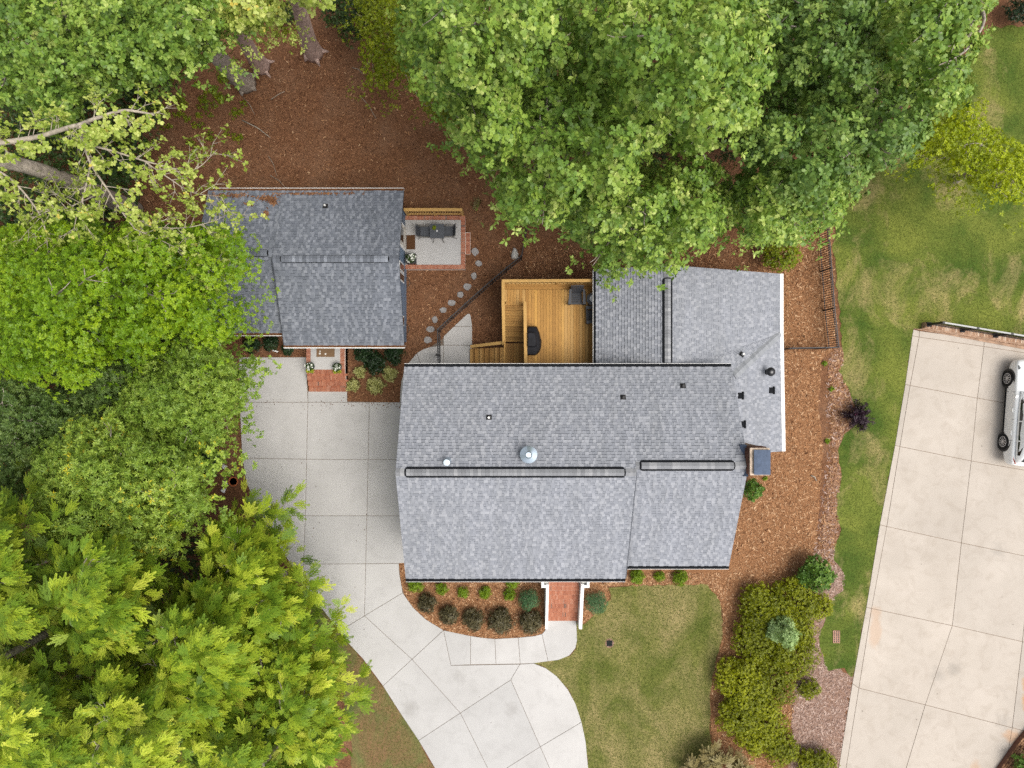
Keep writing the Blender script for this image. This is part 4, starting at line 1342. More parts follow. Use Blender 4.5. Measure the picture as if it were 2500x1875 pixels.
MB().bar(W(1074.5, 812) + Vector((0, 0, 1.15)), W(1075.5, 910) + Vector((0, 0, 1.15)), .045, .03).bar(W(1074.5, 812) + Vector((0, 0, .15)), W(1075.5, 910) + Vector((0, 0, .15)), .045, .03).build('gate_frame', M['black'], gt)
for i in range(15):
    p = W(1074.5 + i * .07, 814 + 6.5 * i)
    MB().box(p.x - .01, p.y - .01, .12, p.x + .01, p.y + .01, 1.13).build('picket', M['black'], gt)
for y_ in (809, 868):
    p = W(1075, y_)
    MB().box(p.x - .04, p.y - .04, 0, p.x + .04, p.y + .04, 1.22).build('post', M['black'], gt)
p = W(1073, 868)
MB().box(p.x - .07, p.y - .05, .95, p.x, p.y + .05, 1.1).build('latch', M['black'], gt)

# brick wall with railing behind the neighbour's driveway
nw = thing('brick_wall', tuple(W(2300, 800)), 'low weathered brick wall with a dark railing at the head of the tan driveway', 'wall')
A, B = W(2252, 794), W(2640, 858)
d = (B - A).normalized()
s = Vector((-d.y, d.x, 0))
L = (B - A).length
mb = MB()
P = [A - d * .05 - s * .20, B - s * .20, B + s * .12, A - d * .05 + s * .12]
mb.hexa([p - Vector((0, 0, .02)) for p in P], [p + Vector((0, 0, .30)) for p in P])
P = [A - d * .42 - s * .24, B - s * .42, B - s * .2, A - d * .05 - s * .2]
mb.hexa([p - Vector((0, 0, .02)) for p in P], [p + Vector((0, 0, .06)) for p in P])
mb.build('footing', M['mortar_stain'], nw)
cb = MB().box(-.028, -.11, -.03, .028, .11, .03).mesh('brick', M['brick_tan'])
n = int(L / .072)
ang = math.atan2(d.y, d.x)
for i in range(n):
    p = A + d * (i * .072) - s * .03
    brick(nw, cb, p.x, p.y, .325, ang)
fb = MB().box(-.1, -.02, -.03, .1, .02, .03).mesh('brick', M['brick_tan'])
for k in range(3):
    for i in range(int(L / .22)):
        p = A + d * (i * .22 + (.11 if k % 2 else 0)) - s * .195
        brick(nw, fb, p.x, p.y, .05 + k * .085, ang)
P0 = [A + d * t + s * .02 for t in (.10, 1.72, 3.32, 4.95, 6.55)]
for p in P0:
    MB().box(p.x - .05, p.y - .05, .3, p.x + .05, p.y + .05, 1.52).build('post', M['black'], nw)
    MB().box(p.x - .11, p.y - .11, .3, p.x + .11, p.y + .11, .40).build('post_base', M['cover'], nw)
a, b = P0[0], P0[-1]
MB().bar(a + Vector((0, 0, 1.48)), b + Vector((0, 0, 1.48)), .07, .04).build('handrail', M['grey_rail'], nw)
MB().bar(a + Vector((0, 0, .46)), b + Vector((0, 0, .46)), .03, .03).build('rail', M['black'], nw)
n = int((b - a).length / .11)
pk = MB().box(-.009, -.009, .42, .009, .009, 1.46).mesh('picket', M['black'])
for i in range(1, n):
    o = bpy.data.objects.new('picket', pk)
    col.objects.link(o)
    adopt(o, nw)
    o.location = a + (b - a) * (i / n)

# brick edged bed at the lower right corner
ew = thing('garden_edging', tuple(W(2440, 1850)), 'brown brick edging of the raised bed at the lower right corner of the tan driveway', 'edging')
pts = [W(2395, 1935), W(2419, 1893), W(2446, 1853), W(2475, 1812), (W(2505, 1775)), W(2545, 1735)]
mb = MB()
for a, b in zip(pts[:-1], pts[1:]):
    d = (b - a).normalized(); s = Vector((-d.y, d.x, 0))
    P = [a - s * .46, b - s * .46, b + s * .02, a + s * .02]
    mb.hexa([p - Vector((0, 0, .03)) for p in P], [p + Vector((0, 0, .24)) for p in P])
mb.build('footing', M['brick_brown'], ew)
eb = MB().box(-.1, -.038, -.035, .1, .038, .035).mesh('brick', obj_random('rough_brown_brick', [(0, (.13, .065, .035)), (.6, (.22, .115, .06)), (1, (.36, .21, .12))], .9, .15, .25))
for a, b in zip(pts[:-1], pts[1:]):
    d = (b - a).normalized(); s = Vector((-d.y, d.x, 0))
    L = (b - a).length
    for r_ in range(5):
        t = .1 + (.1 if r_ % 2 else 0)
        while t < L + .05:
            p = a + d * t - s * (.03 + r_ * .093)
            brick(ew, eb, p.x, p.y, .25 - .012 * (r_ == 0) + random.uniform(-.012, .012), math.atan2(d.y, d.x))
            t += .215
sheet('raised_bed', [(2432, 1975), (2443, 1890), (2470, 1850), (2498, 1815), (2525, 1780), (2640, 1760), (2660, 1975)], 0.2, M['mulch_fresh'])

# ---------------------------------------------------------------- furniture
def outdoor_chair(loc, rot, label):
    """moulded slatted garden chair, facing -y before rotation"""
    t = bpy.data.objects.new('garden_chair', None)
    t['local'] = 1
    col.objects.link(t)
    tag(t, label, 'chair', 'dark grey garden chairs on the deck')
    m = M['char']
    for i in range(5):
        MB().hexa([(-.25, -.36 + .105 * i, .36 - .018 * i), (.25, -.36 + .105 * i, .36 - .018 * i), (.24, -.265 + .105 * i, .345 - .018 * i), (-.24, -.265 + .105 * i, .345 - .018 * i)],
                  [(-.25, -.36 + .105 * i, .385 - .018 * i), (.25, -.36 + .105 * i, .385 - .018 * i), (.24, -.265 + .105 * i, .37 - .018 * i), (-.24, -.265 + .105 * i, .37 - .018 * i)]).build('seat_slat', m, t)
    for i in range(7):
        u = (i - 3) / 3
        xb_, xt = u * .2, u * .285
        top = .98 - .13 * u * u
        MB().hexa([(xb_ - .03, .15, .3), (xb_ + .03, .15, .3), (xb_ + .03, .18, .3), (xb_ - .03, .18, .3)],
                  [(xt - .04, .44, top), (xt + .04, .44, top), (xt + .04, .475, top), (xt - .04, .475, top)]).build('back_slat', m, t, bevel=.006)
    for sx in (-1, 1):
        MB().hexa([(sx * .36 - .085, -.42, .55), (sx * .36 + .085, -.42, .55), (sx * .33 + .05, .32, .60), (sx * .33 - .05, .32, .60)],
                  [(sx * .36 - .085, -.42, .585), (sx * .36 + .085, -.42, .585), (sx * .33 + .05, .32, .635), (sx * .33 - .05, .32, .635)]).build('armrest', m, t, bevel=.012)
        MB().box(sx * .36 - .06, -.40, 0, sx * .36 + .06, -.30, .55).build('leg', m, t)
        MB().hexa([(sx * .3 - .03, .4, 0), (sx * .3 + .03, .4, 0), (sx * .3 + .03, .52, 0), (sx * .3 - .03, .52, 0)], [(sx * .3 - .03, .2, .5), (sx * .3 + .03, .2, .5), (sx * .3 + .03, .3, .5), (sx * .3 - .03, .3, .5)]).build('leg', m, t)
    MB().box(-.32, -.40, .22, .32, -.36, .40).build('apron', m, t)
    t.scale = (.9, .9, .9)
    t.location = loc
    t.rotation_euler = (0, 0, rot)
    return t


p = W(1409, 722, ZD + .5)
outdoor_chair((p.x, p.y, ZD), 0.0, 'dark grey slatted garden chair standing clear of the roof, in the deck corner')
p = W(1452, 768, ZD + .5)
outdoor_chair((p.x, p.y, ZD), math.radians(-88), 'dark grey slatted garden chair half hidden under the eave of the rear roof')
p = W(1449, 730, ZD + .5)
t = thing('side_table', (p.x, p.y, ZD), 'small dark table half under the eave, between the two garden chairs', 'table')
q = [Vector((math.cos(a) * .31, math.sin(a) * .31, 0)) + Vector((p.x, p.y, 0)) for a in [math.pi / 8 + k * math.pi / 4 - .1 for k in range(8)]]
MB().prism(q, ZD + .46, ZD + .50).build('table_top', M['char2'], t, bevel=.008)
for k in range(4):
    a = math.pi / 4 + k * math.pi / 2
    MB().bar((p.x + .2 * math.cos(a), p.y + .2 * math.sin(a), ZD + .46), (p.x + .26 * math.cos(a), p.y + .26 * math.sin(a), ZD), .05, .05).build('leg', M['char2'], t)
mb = MB().lathe((p.x - .03, p.y + .02, ZD + .5), [(.05, 0), (.07, .02), (.14, .07), (.15, .09), (.13, .085), (.03, .05)], 18)
tag(mb.build('bowl', M['white'], None, smooth=True), 'round white bowl on the small dark table by the eave', 'bowl')

# covered grill
g0 = W(1300, 832, 3.0)
gr = thing('covered_grill', (g0.x, g0.y, ZD), 'barbecue grill under a black cover, against the deck railing', 'grill')
lv = [(ZD + .04, [(1285.5, 867), (1309, 868), (1317, 858), (1322, 848), (1322, 833), (1317, 811), (1311, 797), (1290, 796), (1286, 802)]),
      (ZD + .55, [(1286, 866), (1308, 867), (1315, 858), (1320, 849), (1320, 834), (1316, 812), (1310, 798), (1290, 797), (1286, 803)]),
      (ZD + .86, [(1286, 865), (1306, 866), (1313, 858), (1318, 849), (1318, 835), (1315, 814), (1308, 799), (1291, 798), (1286, 806)]),
      (ZD + .98, [(1287, 847), (1305, 848), (1309, 846), (1311, 842), (1311, 830), (1310, 818), (1306, 810), (1292, 810), (1287, 812)]),
      (ZD + 1.12, [(1289, 845), (1303, 845.5), (1306, 843.5), (1307, 840), (1307, 830), (1306, 818), (1304, 812.5), (1292, 812), (1289.5, 814)])]
vs, fs = [], []
for z, ring in lv:
    for i, (a, b) in enumerate(ring):
        w_ = W(a, b, z)
        if z < ZD + .6:
            k = .012 * math.sin(i * 2.7 + z * 9)
            w_ += Vector((k, -k, 0))
        vs.append(w_)
n = 9
for i in range(len(lv) - 1):
    for k in range(n):
        fs.append((i * n + k, i * n + (k + 1) % n, (i + 1) * n + (k + 1) % n, (i + 1) * n + k))
fs.append(tuple(range(4 * n, 5 * n)))
MB().add(vs, fs).build('cover', M['cover'], gr, bevel=.02)
for dx_, dy_ in ((-.1, -.5), (.2, -.5), (-.1, .5), (.2, .5)):
    MB().lathe((g0.x + dx_, g0.y + dy_, ZD), [(.03, 0), (.05, .02), (.05, .08), (.03, .1)], 10).build('wheel', M['black'], gr)

# patio table and chairs
zp = ZP
tc = W(1067, 564, zp + .7)
pt = thing('patio_table', (tc.x, tc.y, zp), 'square charcoal patio table with rounded corners, on the raised patio', 'table')
hw = .335
q = []
for cx, cy, a0 in ((1, -1, -90), (1, 1, 0), (-1, 1, 90), (-1, -1, 180)):
    for k in range(4):
        a = math.radians(a0 + k * 30)
        q.append((tc.x + cx * (hw - .05) + .05 * math.cos(a), tc.y + cy * (hw - .05) + .05 * math.sin(a)))
MB().prism(q, zp + .68, zp + .705).build('table_top', M['char2'], pt, bevel=.006)
for sx in (-1, 1):
    for sy in (-1, 1):
        MB().tube([(tc.x + sx * .04, tc.y + sy * .04, zp + .66), (tc.x + sx * .12, tc.y + sy * .12, zp + .4), (tc.x + sx * .27, tc.y + sy * .33 - .1, zp + .01)], .014, 8).build('leg', M['steel_tan'], pt)
MB().lathe((tc.x, tc.y, zp + .706), [(.035, 0), (.035, .012), (.02, .014)], 12).build('umbrella_cap', M['white'], pt)


def sling_chair(loc, rot, label):
    t = bpy.data.objects.new('sling_chair', None)
    t['local'] = 1
    col.objects.link(t)
    tag(t, label, 'chair', 'charcoal chairs at the patio table')
    MB().hexa([(-.24, -.22, .40), (.24, -.22, .40), (.24, .22, .38), (-.24, .22, .38)], [(-.24, -.22, .425), (.24, -.22, .425), (.24, .22, .405), (-.24, .22, .405)]).build('seat', M['char2'], t, bevel=.01)
    MB().hexa([(-.23, .22, .40), (.23, .22, .40), (.23, .245, .40), (-.23, .245, .40)], [(-.24, .37, .86), (.24, .37, .86), (.24, .395, .86), (-.24, .395, .86)]).build('backrest', M['char'], t, bevel=.01)
    for sx in (-1, 1):
        x = sx * .27
        MB().tube([(x, .37, .80), (x, .30, .64), (x * 1.04, .05, .63), (x * 1.04, -.20, .62), (x, -.27, .52), (x, -.26, .02)], .014, 8).build('armrest', M['steel_tan'], t)
        MB().tube([(x, .22, .42), (x, .30, .2), (x, .40, .0)], .014, 8).build('leg', M['steel_tan'], t)
        MB().tube([(x, .24, .40), (x, .39, .87)], .013, 8).build('back_frame', M['steel_tan'], t)
        MB().tube([(x, -.24, .41), (x, .24, .39)], .013, 8).build('seat_frame', M['steel_tan'], t)
    t.location = loc
    t.rotation_euler = (0, 0, rot)
    return t


p = W(1038, 566, zp + .4)
sling_chair((p.x, p.y, zp), math.radians(90), 'charcoal sling chair on the house side of the patio table')
p = W(1094, 565, zp + .4)
sling_chair((p.x, p.y, zp), math.radians(-90), 'charcoal sling chair between the patio table and the brick edging')
p = W(1003, 591.5, zp)
tag(MB().box(p.x - .21, p.y - .34, zp + .003, p.x + .21, p.y + .34, zp + .022).build('doormat', M['mat_brown'], None, bevel=.005), 'dark brown doormat on the patio by the cream door', 'doormat')
p = W(795, 859, .6)
mt = tag(MB().box(p.x - .43, p.y - .24, .604, p.x + .43, p.y + .42, .622).build('doormat', M['mat_tan'], None, bevel=.005), 'tan doormat with pale motif on the brick entry landing', 'doormat')
for dx_, dy_, r_ in ((-.27, -.08, .05), (0.0, -.10, .045), (-.26, .03, .03)):
    MB().lathe((p.x + dx_, p.y + dy_, .6225), [(r_, 0), (r_ * .9, .002)], 12).build('printed_motif', M['door'], mt)

# ---------------------------------------------------------------- foliage generator
def unit(a):
    return a / np.maximum(np.linalg.norm(a, axis=-1, keepdims=True), 1e-9)


def frames(x, up):
    x = unit(x)
    z = up - (up * x).sum(-1, keepdims=True) * x
    z = unit(z)
    y = np.cross(z, x)
    return np.stack([x, y, z], -1)


def stamp(T, Tf, R, P, S):
    V = np.einsum('kij,nj->kni', R, T) * S[:, None, None] + P[:, None, :]
    K, n = len(P), len(T)
    Fc = Tf[None] + (np.arange(K) * n)[:, None, None]
    return V.reshape(-1, 3), Fc.reshape(-1, Tf.shape[1])


# leaf outlines, pointing along +x, length 1
def leaf_strip(ws, xs=None, curl=.18, fold=0.0):
    k = len(ws)
    xs = xs or [i / (k - 1) for i in range(k)]
    V, Fc = [], []
    for x, w in zip(xs, ws):
        z = curl * (x - x * x * 1.35)
        V += [(x, -w, z + fold * w), (x, w, z + fold * w)]
    for i in range(k - 1):
        Fc.append((2 * i, 2 * i + 2, 2 * i + 3, 2 * i + 1))
    return np.array(V), np.array(Fc)


OAK = leaf_strip([.03, .20, .10, .33, .17, .30, .04], [0, .24, .36, .56, .70, .84, 1.0])
KITE = (np.array([(0, 0, 0), (.5, -.26, .08), (1, 0, -.04), (.5, .26, .08)]), np.array([(0, 1, 2, 3)]))
NARROW = (np.array([(0, 0, 0), (.45, -.155, .05), (1, 0, -.05), (.45, .155, .05)]), np.array([(0, 1, 2, 3)]))
NEEDLE = (np.array([(0, -.05, 0), (.6, -.07, .03), (1, 0, 0), (.6, .07, .03)]), np.array([(0, 1, 2, 3)]))
ROUND = leaf_strip([.06, .34, .40, .10], [0, .3, .62, 1.0], .12)


def plume_template():
    V, Fc = [], []

    def quad(p, d, L, w, up=(0, 0, 1)):
        d = Vector(d).normalized()
        s = Vector(up).cross(d).normalized()
        p = Vector(p)
        n = len(V)
        V.extend([tuple(p), tuple(p + d * L * .55 - s * w), tuple(p + d * L + Vector((0, 0, -.02))), tuple(p + d * L * .55 + s * w)])
        Fc.append((n, n + 1, n + 2, n + 3))

    def rachis(o, d, L, k, ll, w):
        o, d = Vector(o), Vector(d).normalized()
        s = Vector((0, 0, 1)).cross(d).normalized()
        for i in range(k):
            t = .06 + .94 * i / (k - 1)
            p = o + d * L * t + Vector((0, 0, -.10 * L * t * t))
            l = ll * (.55 + .6 * math.sin(min(1, t * 1.15 + .1) * math.pi)) * (1.0 if i < k - 1 else .8)
            for sg in (-1, 1):
                quad(p, d * .80 + s * sg * .60 + Vector((0, 0, .10)), l, w)
        quad(o + d * L * .95 + Vector((0, 0, -.09 * L)), d, ll * .8, w)

    rachis((0, 0, 0), (1, 0, 0), 1.0, 14, .20, .030)
    for t, sg, l in ((.12, 1, .48), (.2, -1, .5), (.40, 1, .42), (.50, -1, .38)):
        rachis((t, 0, -.1 * t * t), (.84, sg * .54, .04), l, 7, .15, .026)
    return np.array(V), np.array(Fc)


PLUME = plume_template()


def shell(lobes, density, r, zmin=-.25, squash=.8, fill=(.70, 1.05)):
    """points and outward axes spread over clumps; lobes = list of (centre, radius)"""
    P, A, I = [], [], []
    for i, (c, rad) in enumerate(lobes):
        n = max(3, int(density * 2 * math.pi * rad * rad * (1 - zmin)))
        z = r.uniform(zmin, 1, n)
        a = r.uniform(0, 2 * math.pi, n)
        q = np.sqrt(1 - z * z)
        d = np.column_stack([q * np.cos(a), q * np.sin(a), z])
        lump = 1 + .16 * np.sin(3 * a + i * 1.7) * q + .10 * np.sin(7 * a + i)
        k = rad * r.uniform(fill[0], fill[1], n) * lump
        P.append(np.array(c)[None] + d * k[:, None] * np.array([1, 1, squash]))
        A.append(d)
        I.append(np.full(n, i))
    return np.concatenate(P), np.concatenate(A), np.concatenate(I)


def rosettes(P, A, I, r, T, L, nleaf=7, up=.55, spread=(.05, .75), tint_lobe=.35, tint_cl=.35, base=.0, lv=.35):
    K = len(P)
    ax = unit(A * (1 - up) + np.array([0, 0, 1.0]) * up + r.normal(0, .16, A.shape))
    ref = unit(np.cross(ax, r.normal(0, 1, A.shape)))
    t2 = np.cross(ax, ref)
    az = r.uniform(0, 6.28, (K, 1)) + np.arange(nleaf)[None] * 2.399 + r.normal(0, .2, (K, nleaf))
    el = r.uniform(spread[0], spread[1], (K, nleaf)) - .12
    D = (np.cos(el) * np.cos(az))[..., None] * ref[:, None] + (np.cos(el) * np.sin(az))[..., None] * t2[:, None] + np.sin(el)[..., None] * ax[:, None]
    D = D.reshape(-1, 3)
    nrm = np.repeat(ax, nleaf, 0) + r.normal(0, .22, D.shape)
    R = frames(D, nrm)
    S = L * r.uniform(.65, 1.2, len(D))
    PP = np.repeat(P, nleaf, 0) + D * (S * .08)[:, None]
    V, Fc = stamp(T[0], T[1], R, PP, S)
    nl = int(I.max()) + 1 if len(I) else 1
    tl = r.uniform(0, tint_lobe, nl)[I]
    tc_ = tl + r.uniform(0, tint_cl, K)
    tt = np.clip(base + np.repeat(tc_, nleaf) + r.uniform(0, lv, len(D)), 0, 1)
    # a few odd ones
    return V, Fc, np.repeat(tt, len(T[0]))


def plumes(P, A, I, r, L, bias=(0, 0, 0), rise=.12, tint_lobe=.4, tint_cl=.5):
    K = len(P)
    d = A * np.array([1, 1, .35]) + np.array(bias) + np.array([0, 0, rise]) + r.normal(0, .22, A.shape)
    d = unit(d)
    d[:, 2] = np.clip(d[:, 2], -.25, .5)
    R = frames(d, np.array([0, 0, 1.0]) + r.normal(0, .30, A.shape) + A * .35)
    S = L * r.uniform(.6, 1.25, K)
    V, Fc = stamp(PLUME[0], PLUME[1], R, P, S)
    nl = int(I.max()) + 1
    tt = np.clip(r.uniform(0, tint_lobe, nl)[I] + r.uniform(0, tint_cl, K), 0, 1)
    n = len(PLUME[0])
    tv = np.clip(np.repeat(tt, n) + np.repeat(r.uniform(0, .2, K * n // 4), 4), 0, 1)
    return V, Fc, tv


def lobes_in(poly, z_lo, z_hi, rad, spacing, seed, z_jit=.5, dref=None, power=.6, tries=6000, edge=.0):
    """clumps spread through a crown whose outline from above is poly (photo pixels)"""
    r = np.random.default_rng(seed)
    q = np.array(poly, float)
    P = np.column_stack([r.uniform(q[:, 0].min(), q[:, 0].max(), tries), r.uniform(q[:, 1].min(), q[:, 1].max(), tries)])
    P = P[inside(poly, P)]
    D = edge_dist(poly, P)
    dref = dref or max(D.max() * .8, 1)
    out = []
    for (x, y), dd in zip(P, D):
        z = z_lo + (z_hi - z_lo) * min(1, dd / dref) ** power + r.normal(0, z_jit)
        c = W(x, y, z)
        rr = rad * r.uniform(.7, 1.25)
        if dd * (H - z) / F < rr * (.62 + edge): continue
        ok = True
        for o, ro in out:
            if (o - c).length < spacing * (rr + ro) / (2 * rad):
                ok = False
                break
        if ok: out.append((c, rr))
    return out


def grow(root, base, lobes, trunk_r, bark, top_frac=.72, limbs=18, seed=0, lean=(0, 0)):
    """tapered trunk and limbs reaching into the clumps"""
    r = random.Random(seed)
    base = Vector(base)
    cen = sum((c for c, _ in lobes), Vector()) / len(lobes)
    ht = max(c.z for c, _ in lobes) * top_frac
    tip = Vector((base.x * .55 + cen.x * .45, base.y * .55 + cen.y * .45, ht))
    pts, rad = [], []
    for i in range(9):
        t = i / 8
        p = base.lerp(tip, t) + Vector((math.sin(t * 4 + seed) * .12, math.cos(t * 3.3 + seed) * .12, 0)) * (t * (1 - t) * 4)
        pts.append(p)
        rad.append(trunk_r * (1.12 - .6 * t) if i else trunk_r * 1.35)
    pts_s, rad_s = smooth(pts, rad, 3)
    tb = MB().tube(pts_s, rad_s, 14)
    for k in range(5):
        a = k * 1.256 + seed
        tb.tube([base + Vector((math.cos(a), math.sin(a), 0)) * trunk_r * .8 + Vector((0, 0, .4)), base + Vector((math.cos(a), math.sin(a), 0)) * trunk_r * 1.25 + Vector((0, 0, .12)), base + Vector((math.cos(a), math.sin(a), 0)) * trunk_r * r.uniform(1.5, 2.1) + Vector((0, 0, -.03))], [trunk_r * .42, trunk_r * .3, trunk_r * .1], 7)
    tb.build('trunk', bark, root, smooth=True)
    ls = list(lobes)
    r.shuffle(ls)
    for c, rr in ls[:limbs]:
        k = min(7, max(3, int((c.z * .6) / max(ht, .1) * 8)))
        a = pts[k]
        e = Vector(c) + Vector((0, 0, rr * .35))
        m1 = a.lerp(e, .4) + Vector((r.uniform(-.3, .3), r.uniform(-.3, .3), .35))
        m2 = a.lerp(e, .75) + Vector((r.uniform(-.25, .25), r.uniform(-.25, .25), .2))
        q = max(.03, rad[k] * .34)
        mb = MB().tube(*smooth([a, m1, m2, e], [q, q * .62, q * .38, .012], 4), 6)
        for _ in range(3):
            v = Vector((r.gauss(0, 1), r.gauss(0, 1), r.uniform(.1, .9))).normalized() * rr * 1.05
            mb.tube([m2.lerp(e, r.uniform(.3, 1)), Vector(c) + v * .6, Vector(c) + v], [.02, .012, .006], 4)
        mb.build('limb', bark, root, smooth=True)


def tree(name, label, base_px, lobes, crown, mat, trunk_r, bark, seed, group=None, limbs=18, top_frac=.72):
    b = W(*base_px)
    root = thing(name, tuple(b), label, 'tree', group)
    grow(root, b, lobes, trunk_r, bark, top_frac, limbs, seed)
    V, Fc, T = crown
    np_mesh('crown', V, Fc, mat, root, tint=T, kind='stuff')
    return root


def broad(lobes, seed, T, L, dens, nleaf, up=.5, under=0, under_T=KITE, **kw):
    r = np.random.default_rng(seed)
    P, A, I = shell(lobes, dens, r)
    parts = [rosettes(P, A, I, r, T, L, nleaf, up, **kw)]
    if under:
        lo = [(c - Vector((r.normal(0, .5), r.normal(0, .5), rr * 1.1 + r.uniform(.2, 1.6))), rr * 1.05) for c, rr in lobes]
        P, A, I = shell(lo, dens * under, r, zmin=0)
        parts.append(rosettes(P, A, I, r, under_T, L * 1.05, max(4, nleaf - 2), up, **kw))
    return join(parts)

# ---------------------------------------------------------------- trees
GR_OAK = 'broad oaks behind the large house'
OAKS = [
    ('tall bright oak nearest the bare mulch clearing, its left flank over the olive understory', [(985, -60), (975, 90), (985, 130), (1020, 205), (1060, 260), (1150, 300), (1290, 290), (1380, 220), (1410, 60), (1400, -60)], 11, 15.5, (1185, 300), 'oak', 1),
    ('bright oak whose left lobe juts out over the mulch above the stepping stones', [(1120, 250), (1098, 310), (1100, 372), (1150, 385), (1200, 425), (1205, 480), (1260, 540), (1360, 560), (1470, 540), (1560, 470), (1590, 350), (1540, 230), (1400, 190), (1250, 230)], 9.5, 14.5, (1320, 480), 'oak', 2),
    ('tallest oak with the brightest yellow-green crown, at the top centre', [(1380, -60), (1385, 120), (1430, 260), (1520, 350), (1640, 390), (1760, 370), (1850, 300), (1880, 160), (1870, 40), (1840, -60)], 12, 16.5, (1600, 330), 'oak', 3),
    ('spreading oak overhanging the rear roof ridge and the deck corner', [(1205, 510), (1250, 520), (1300, 530), (1360, 545), (1410, 590), (1460, 655), (1510, 680), (1570, 660), (1650, 655), (1690, 610), (1730, 600), (1790, 540), (1800, 440), (1700, 380), (1560, 400), (1420, 470), (1300, 480)], 8, 11.5, (1520, 610), 'oak', 4),
    ('shaded darker green oak at the top, between the brightest crown and the lawn', [(1850, -60), (1840, 80), (1870, 200), (1960, 260), (2080, 250), (2160, 160), (2180, 40), (2150, -60)], 8, 11, (1960, 260), 'oak_deep', 5),
    ('wide oak with blue-green foliage reaching toward the lawn and the lime tree', [(1840, 230), (1800, 330), (1830, 440), (1900, 500), (2000, 510), (2090, 460), (2170, 400), (2260, 340), (2310, 280), (2280, 190), (2160, 170), (2000, 210)], 8.5, 12, (1960, 440), 'oak_deep', 6),
    ('oak at the top right whose outer edge hangs over the worn lawn', [(2130, -60), (2150, 80), (2190, 200), (2270, 280), (2340, 260), (2385, 220), (2372, 120), (2400, 50), (2450, -60)], 10, 13.5, (2180, 170), 'oak', 7),
    ('lower oak overhanging the black picket fence right of the rear roof', [(1780, 440), (1790, 560), (1830, 600), (1880, 590), (1900, 600), (1960, 610), (1985, 560), (2030, 545), (2075, 500), (2090, 450), (2000, 420), (1880, 420)], 7, 9.5, (1900, 540), 'oak', 8),
]
for lab, poly, zl, zh, base, mat, sd in OAKS:
    lb = lobes_in(poly, zl, zh, .64, 1.12, sd, z_jit=1.2)
    cr = broad(lb, sd, OAK, .168, 12.5, 7, up=.26, under=.2, under_T=KITE, spread=(.0, .85), tint_lobe=.4, tint_cl=.35, lv=.35)
    tree('oak_tree', lab, base, lb, cr, M[mat], .34, M['bark_grey'], sd, GR_OAK, 16)

T2 = [
    ('oak filling the top left corner, with pale twigs in its crown', [(-60, -60), (-60, 260), (60, 260), (130, 330), (185, 315), (215, 250), (300, 230), (370, 200), (380, 90), (330, -60)], 8, 11.5, (180, 260), 21),
    ('oak reaching from the top edge over the two leaning trunks', [(300, -60), (340, 120), (360, 205), (425, 168), (470, 200), (500, 150), (540, 80), (560, -60)], 8.5, 12, (600, 203), 22),
]
for lab, poly, zl, zh, base, sd in T2:
    lb = lobes_in(poly, zl, zh, .60, .92, sd, z_jit=.75)
    cr = broad(lb, sd, OAK, .165, 12, 7, up=.35, under=.25, spread=(.0, .8))
    tree('oak_tree', lab, base, lb, cr, M['oak'], .40, M['bark_grey'], sd, 'oaks in the top left corner', 14)

# glossy tree beside the leaning trunks and the tall trunk by the clearing
lb = lobes_in([(500, -60), (520, 40), (545, 78), (570, 68), (640, 84), (688, 45), (695, -20), (690, -60)], 8.5, 11, .5, .62, 23, z_jit=.5)
r_ = np.random.default_rng(23)
cr = broad(lb, 23, ROUND, .12, 15, 6, up=.4, under=.4, base=.1)
tree('glossy_tree', 'tree with small shiny yellow-green leaves at the top edge, left of the mulch clearing', (638, 162), lb, cr, M['poplar'], .34, M['bark_red'], 23, None, 10)
lb = lobes_in([(690, -260), (640, -160), (700, 4), (770, 18), (820, -20), (830, -160), (780, -260)], 9, 13, .6, .8, 24, z_jit=.5)
cr = broad(lb, 24, ROUND, .14, 12, 6, up=.4, base=.1)
tree('tall_tree', 'tall tree whose ruddy trunk leans in from the top edge over the mulch clearing', (766, 130), lb, cr, M['poplar'], .36, M['bark_red'], 24, None, 8)

# understory and lime trees
lb = lobes_in([(870, -50), (865, 60), (885, 120), (885, 190), (925, 235), (950, 225), (960, 190), (1010, 180), (1030, 110), (1010, -50)], 3.5, 5.5, .5, .62, 31, z_jit=.4)
lb += lobes_in([(1030, 240), (1050, 290), (1085, 308), (1130, 300), (1140, 250), (1110, 215), (1060, 215)], 3, 4.2, .45, .55, 32, z_jit=.3)
cr = broad(lb, 31, KITE, .085, 26, 7, up=.4, under=.35)
tree('understory_tree', 'olive-green understory tree between the mulch clearing and the bright oaks', (950, 130), lb, cr, M['under'], .1, M['bark_grey'], 31, None, 12)
lb = lobes_in([(2180, 390), (2230, 330), (2300, 270), (2330, 245), (2400, 250), (2402, 300), (2440, 335), (2520, 370), (2560, 440), (2520, 480), (2420, 505), (2412, 478), (2375, 440), (2325, 432), (2300, 398), (2250, 400)], 4.5, 6, .5, .6, 33, z_jit=.35)
cr = broad(lb, 33, KITE, .095, 24, 7, up=.4, under=.25)
tree('lime_tree', 'chartreuse tree leaning over the lawn at the upper right edge', (2330, 440), lb, cr, M['lime_tree'], .13, M['bark_grey'], 33, None, 14)

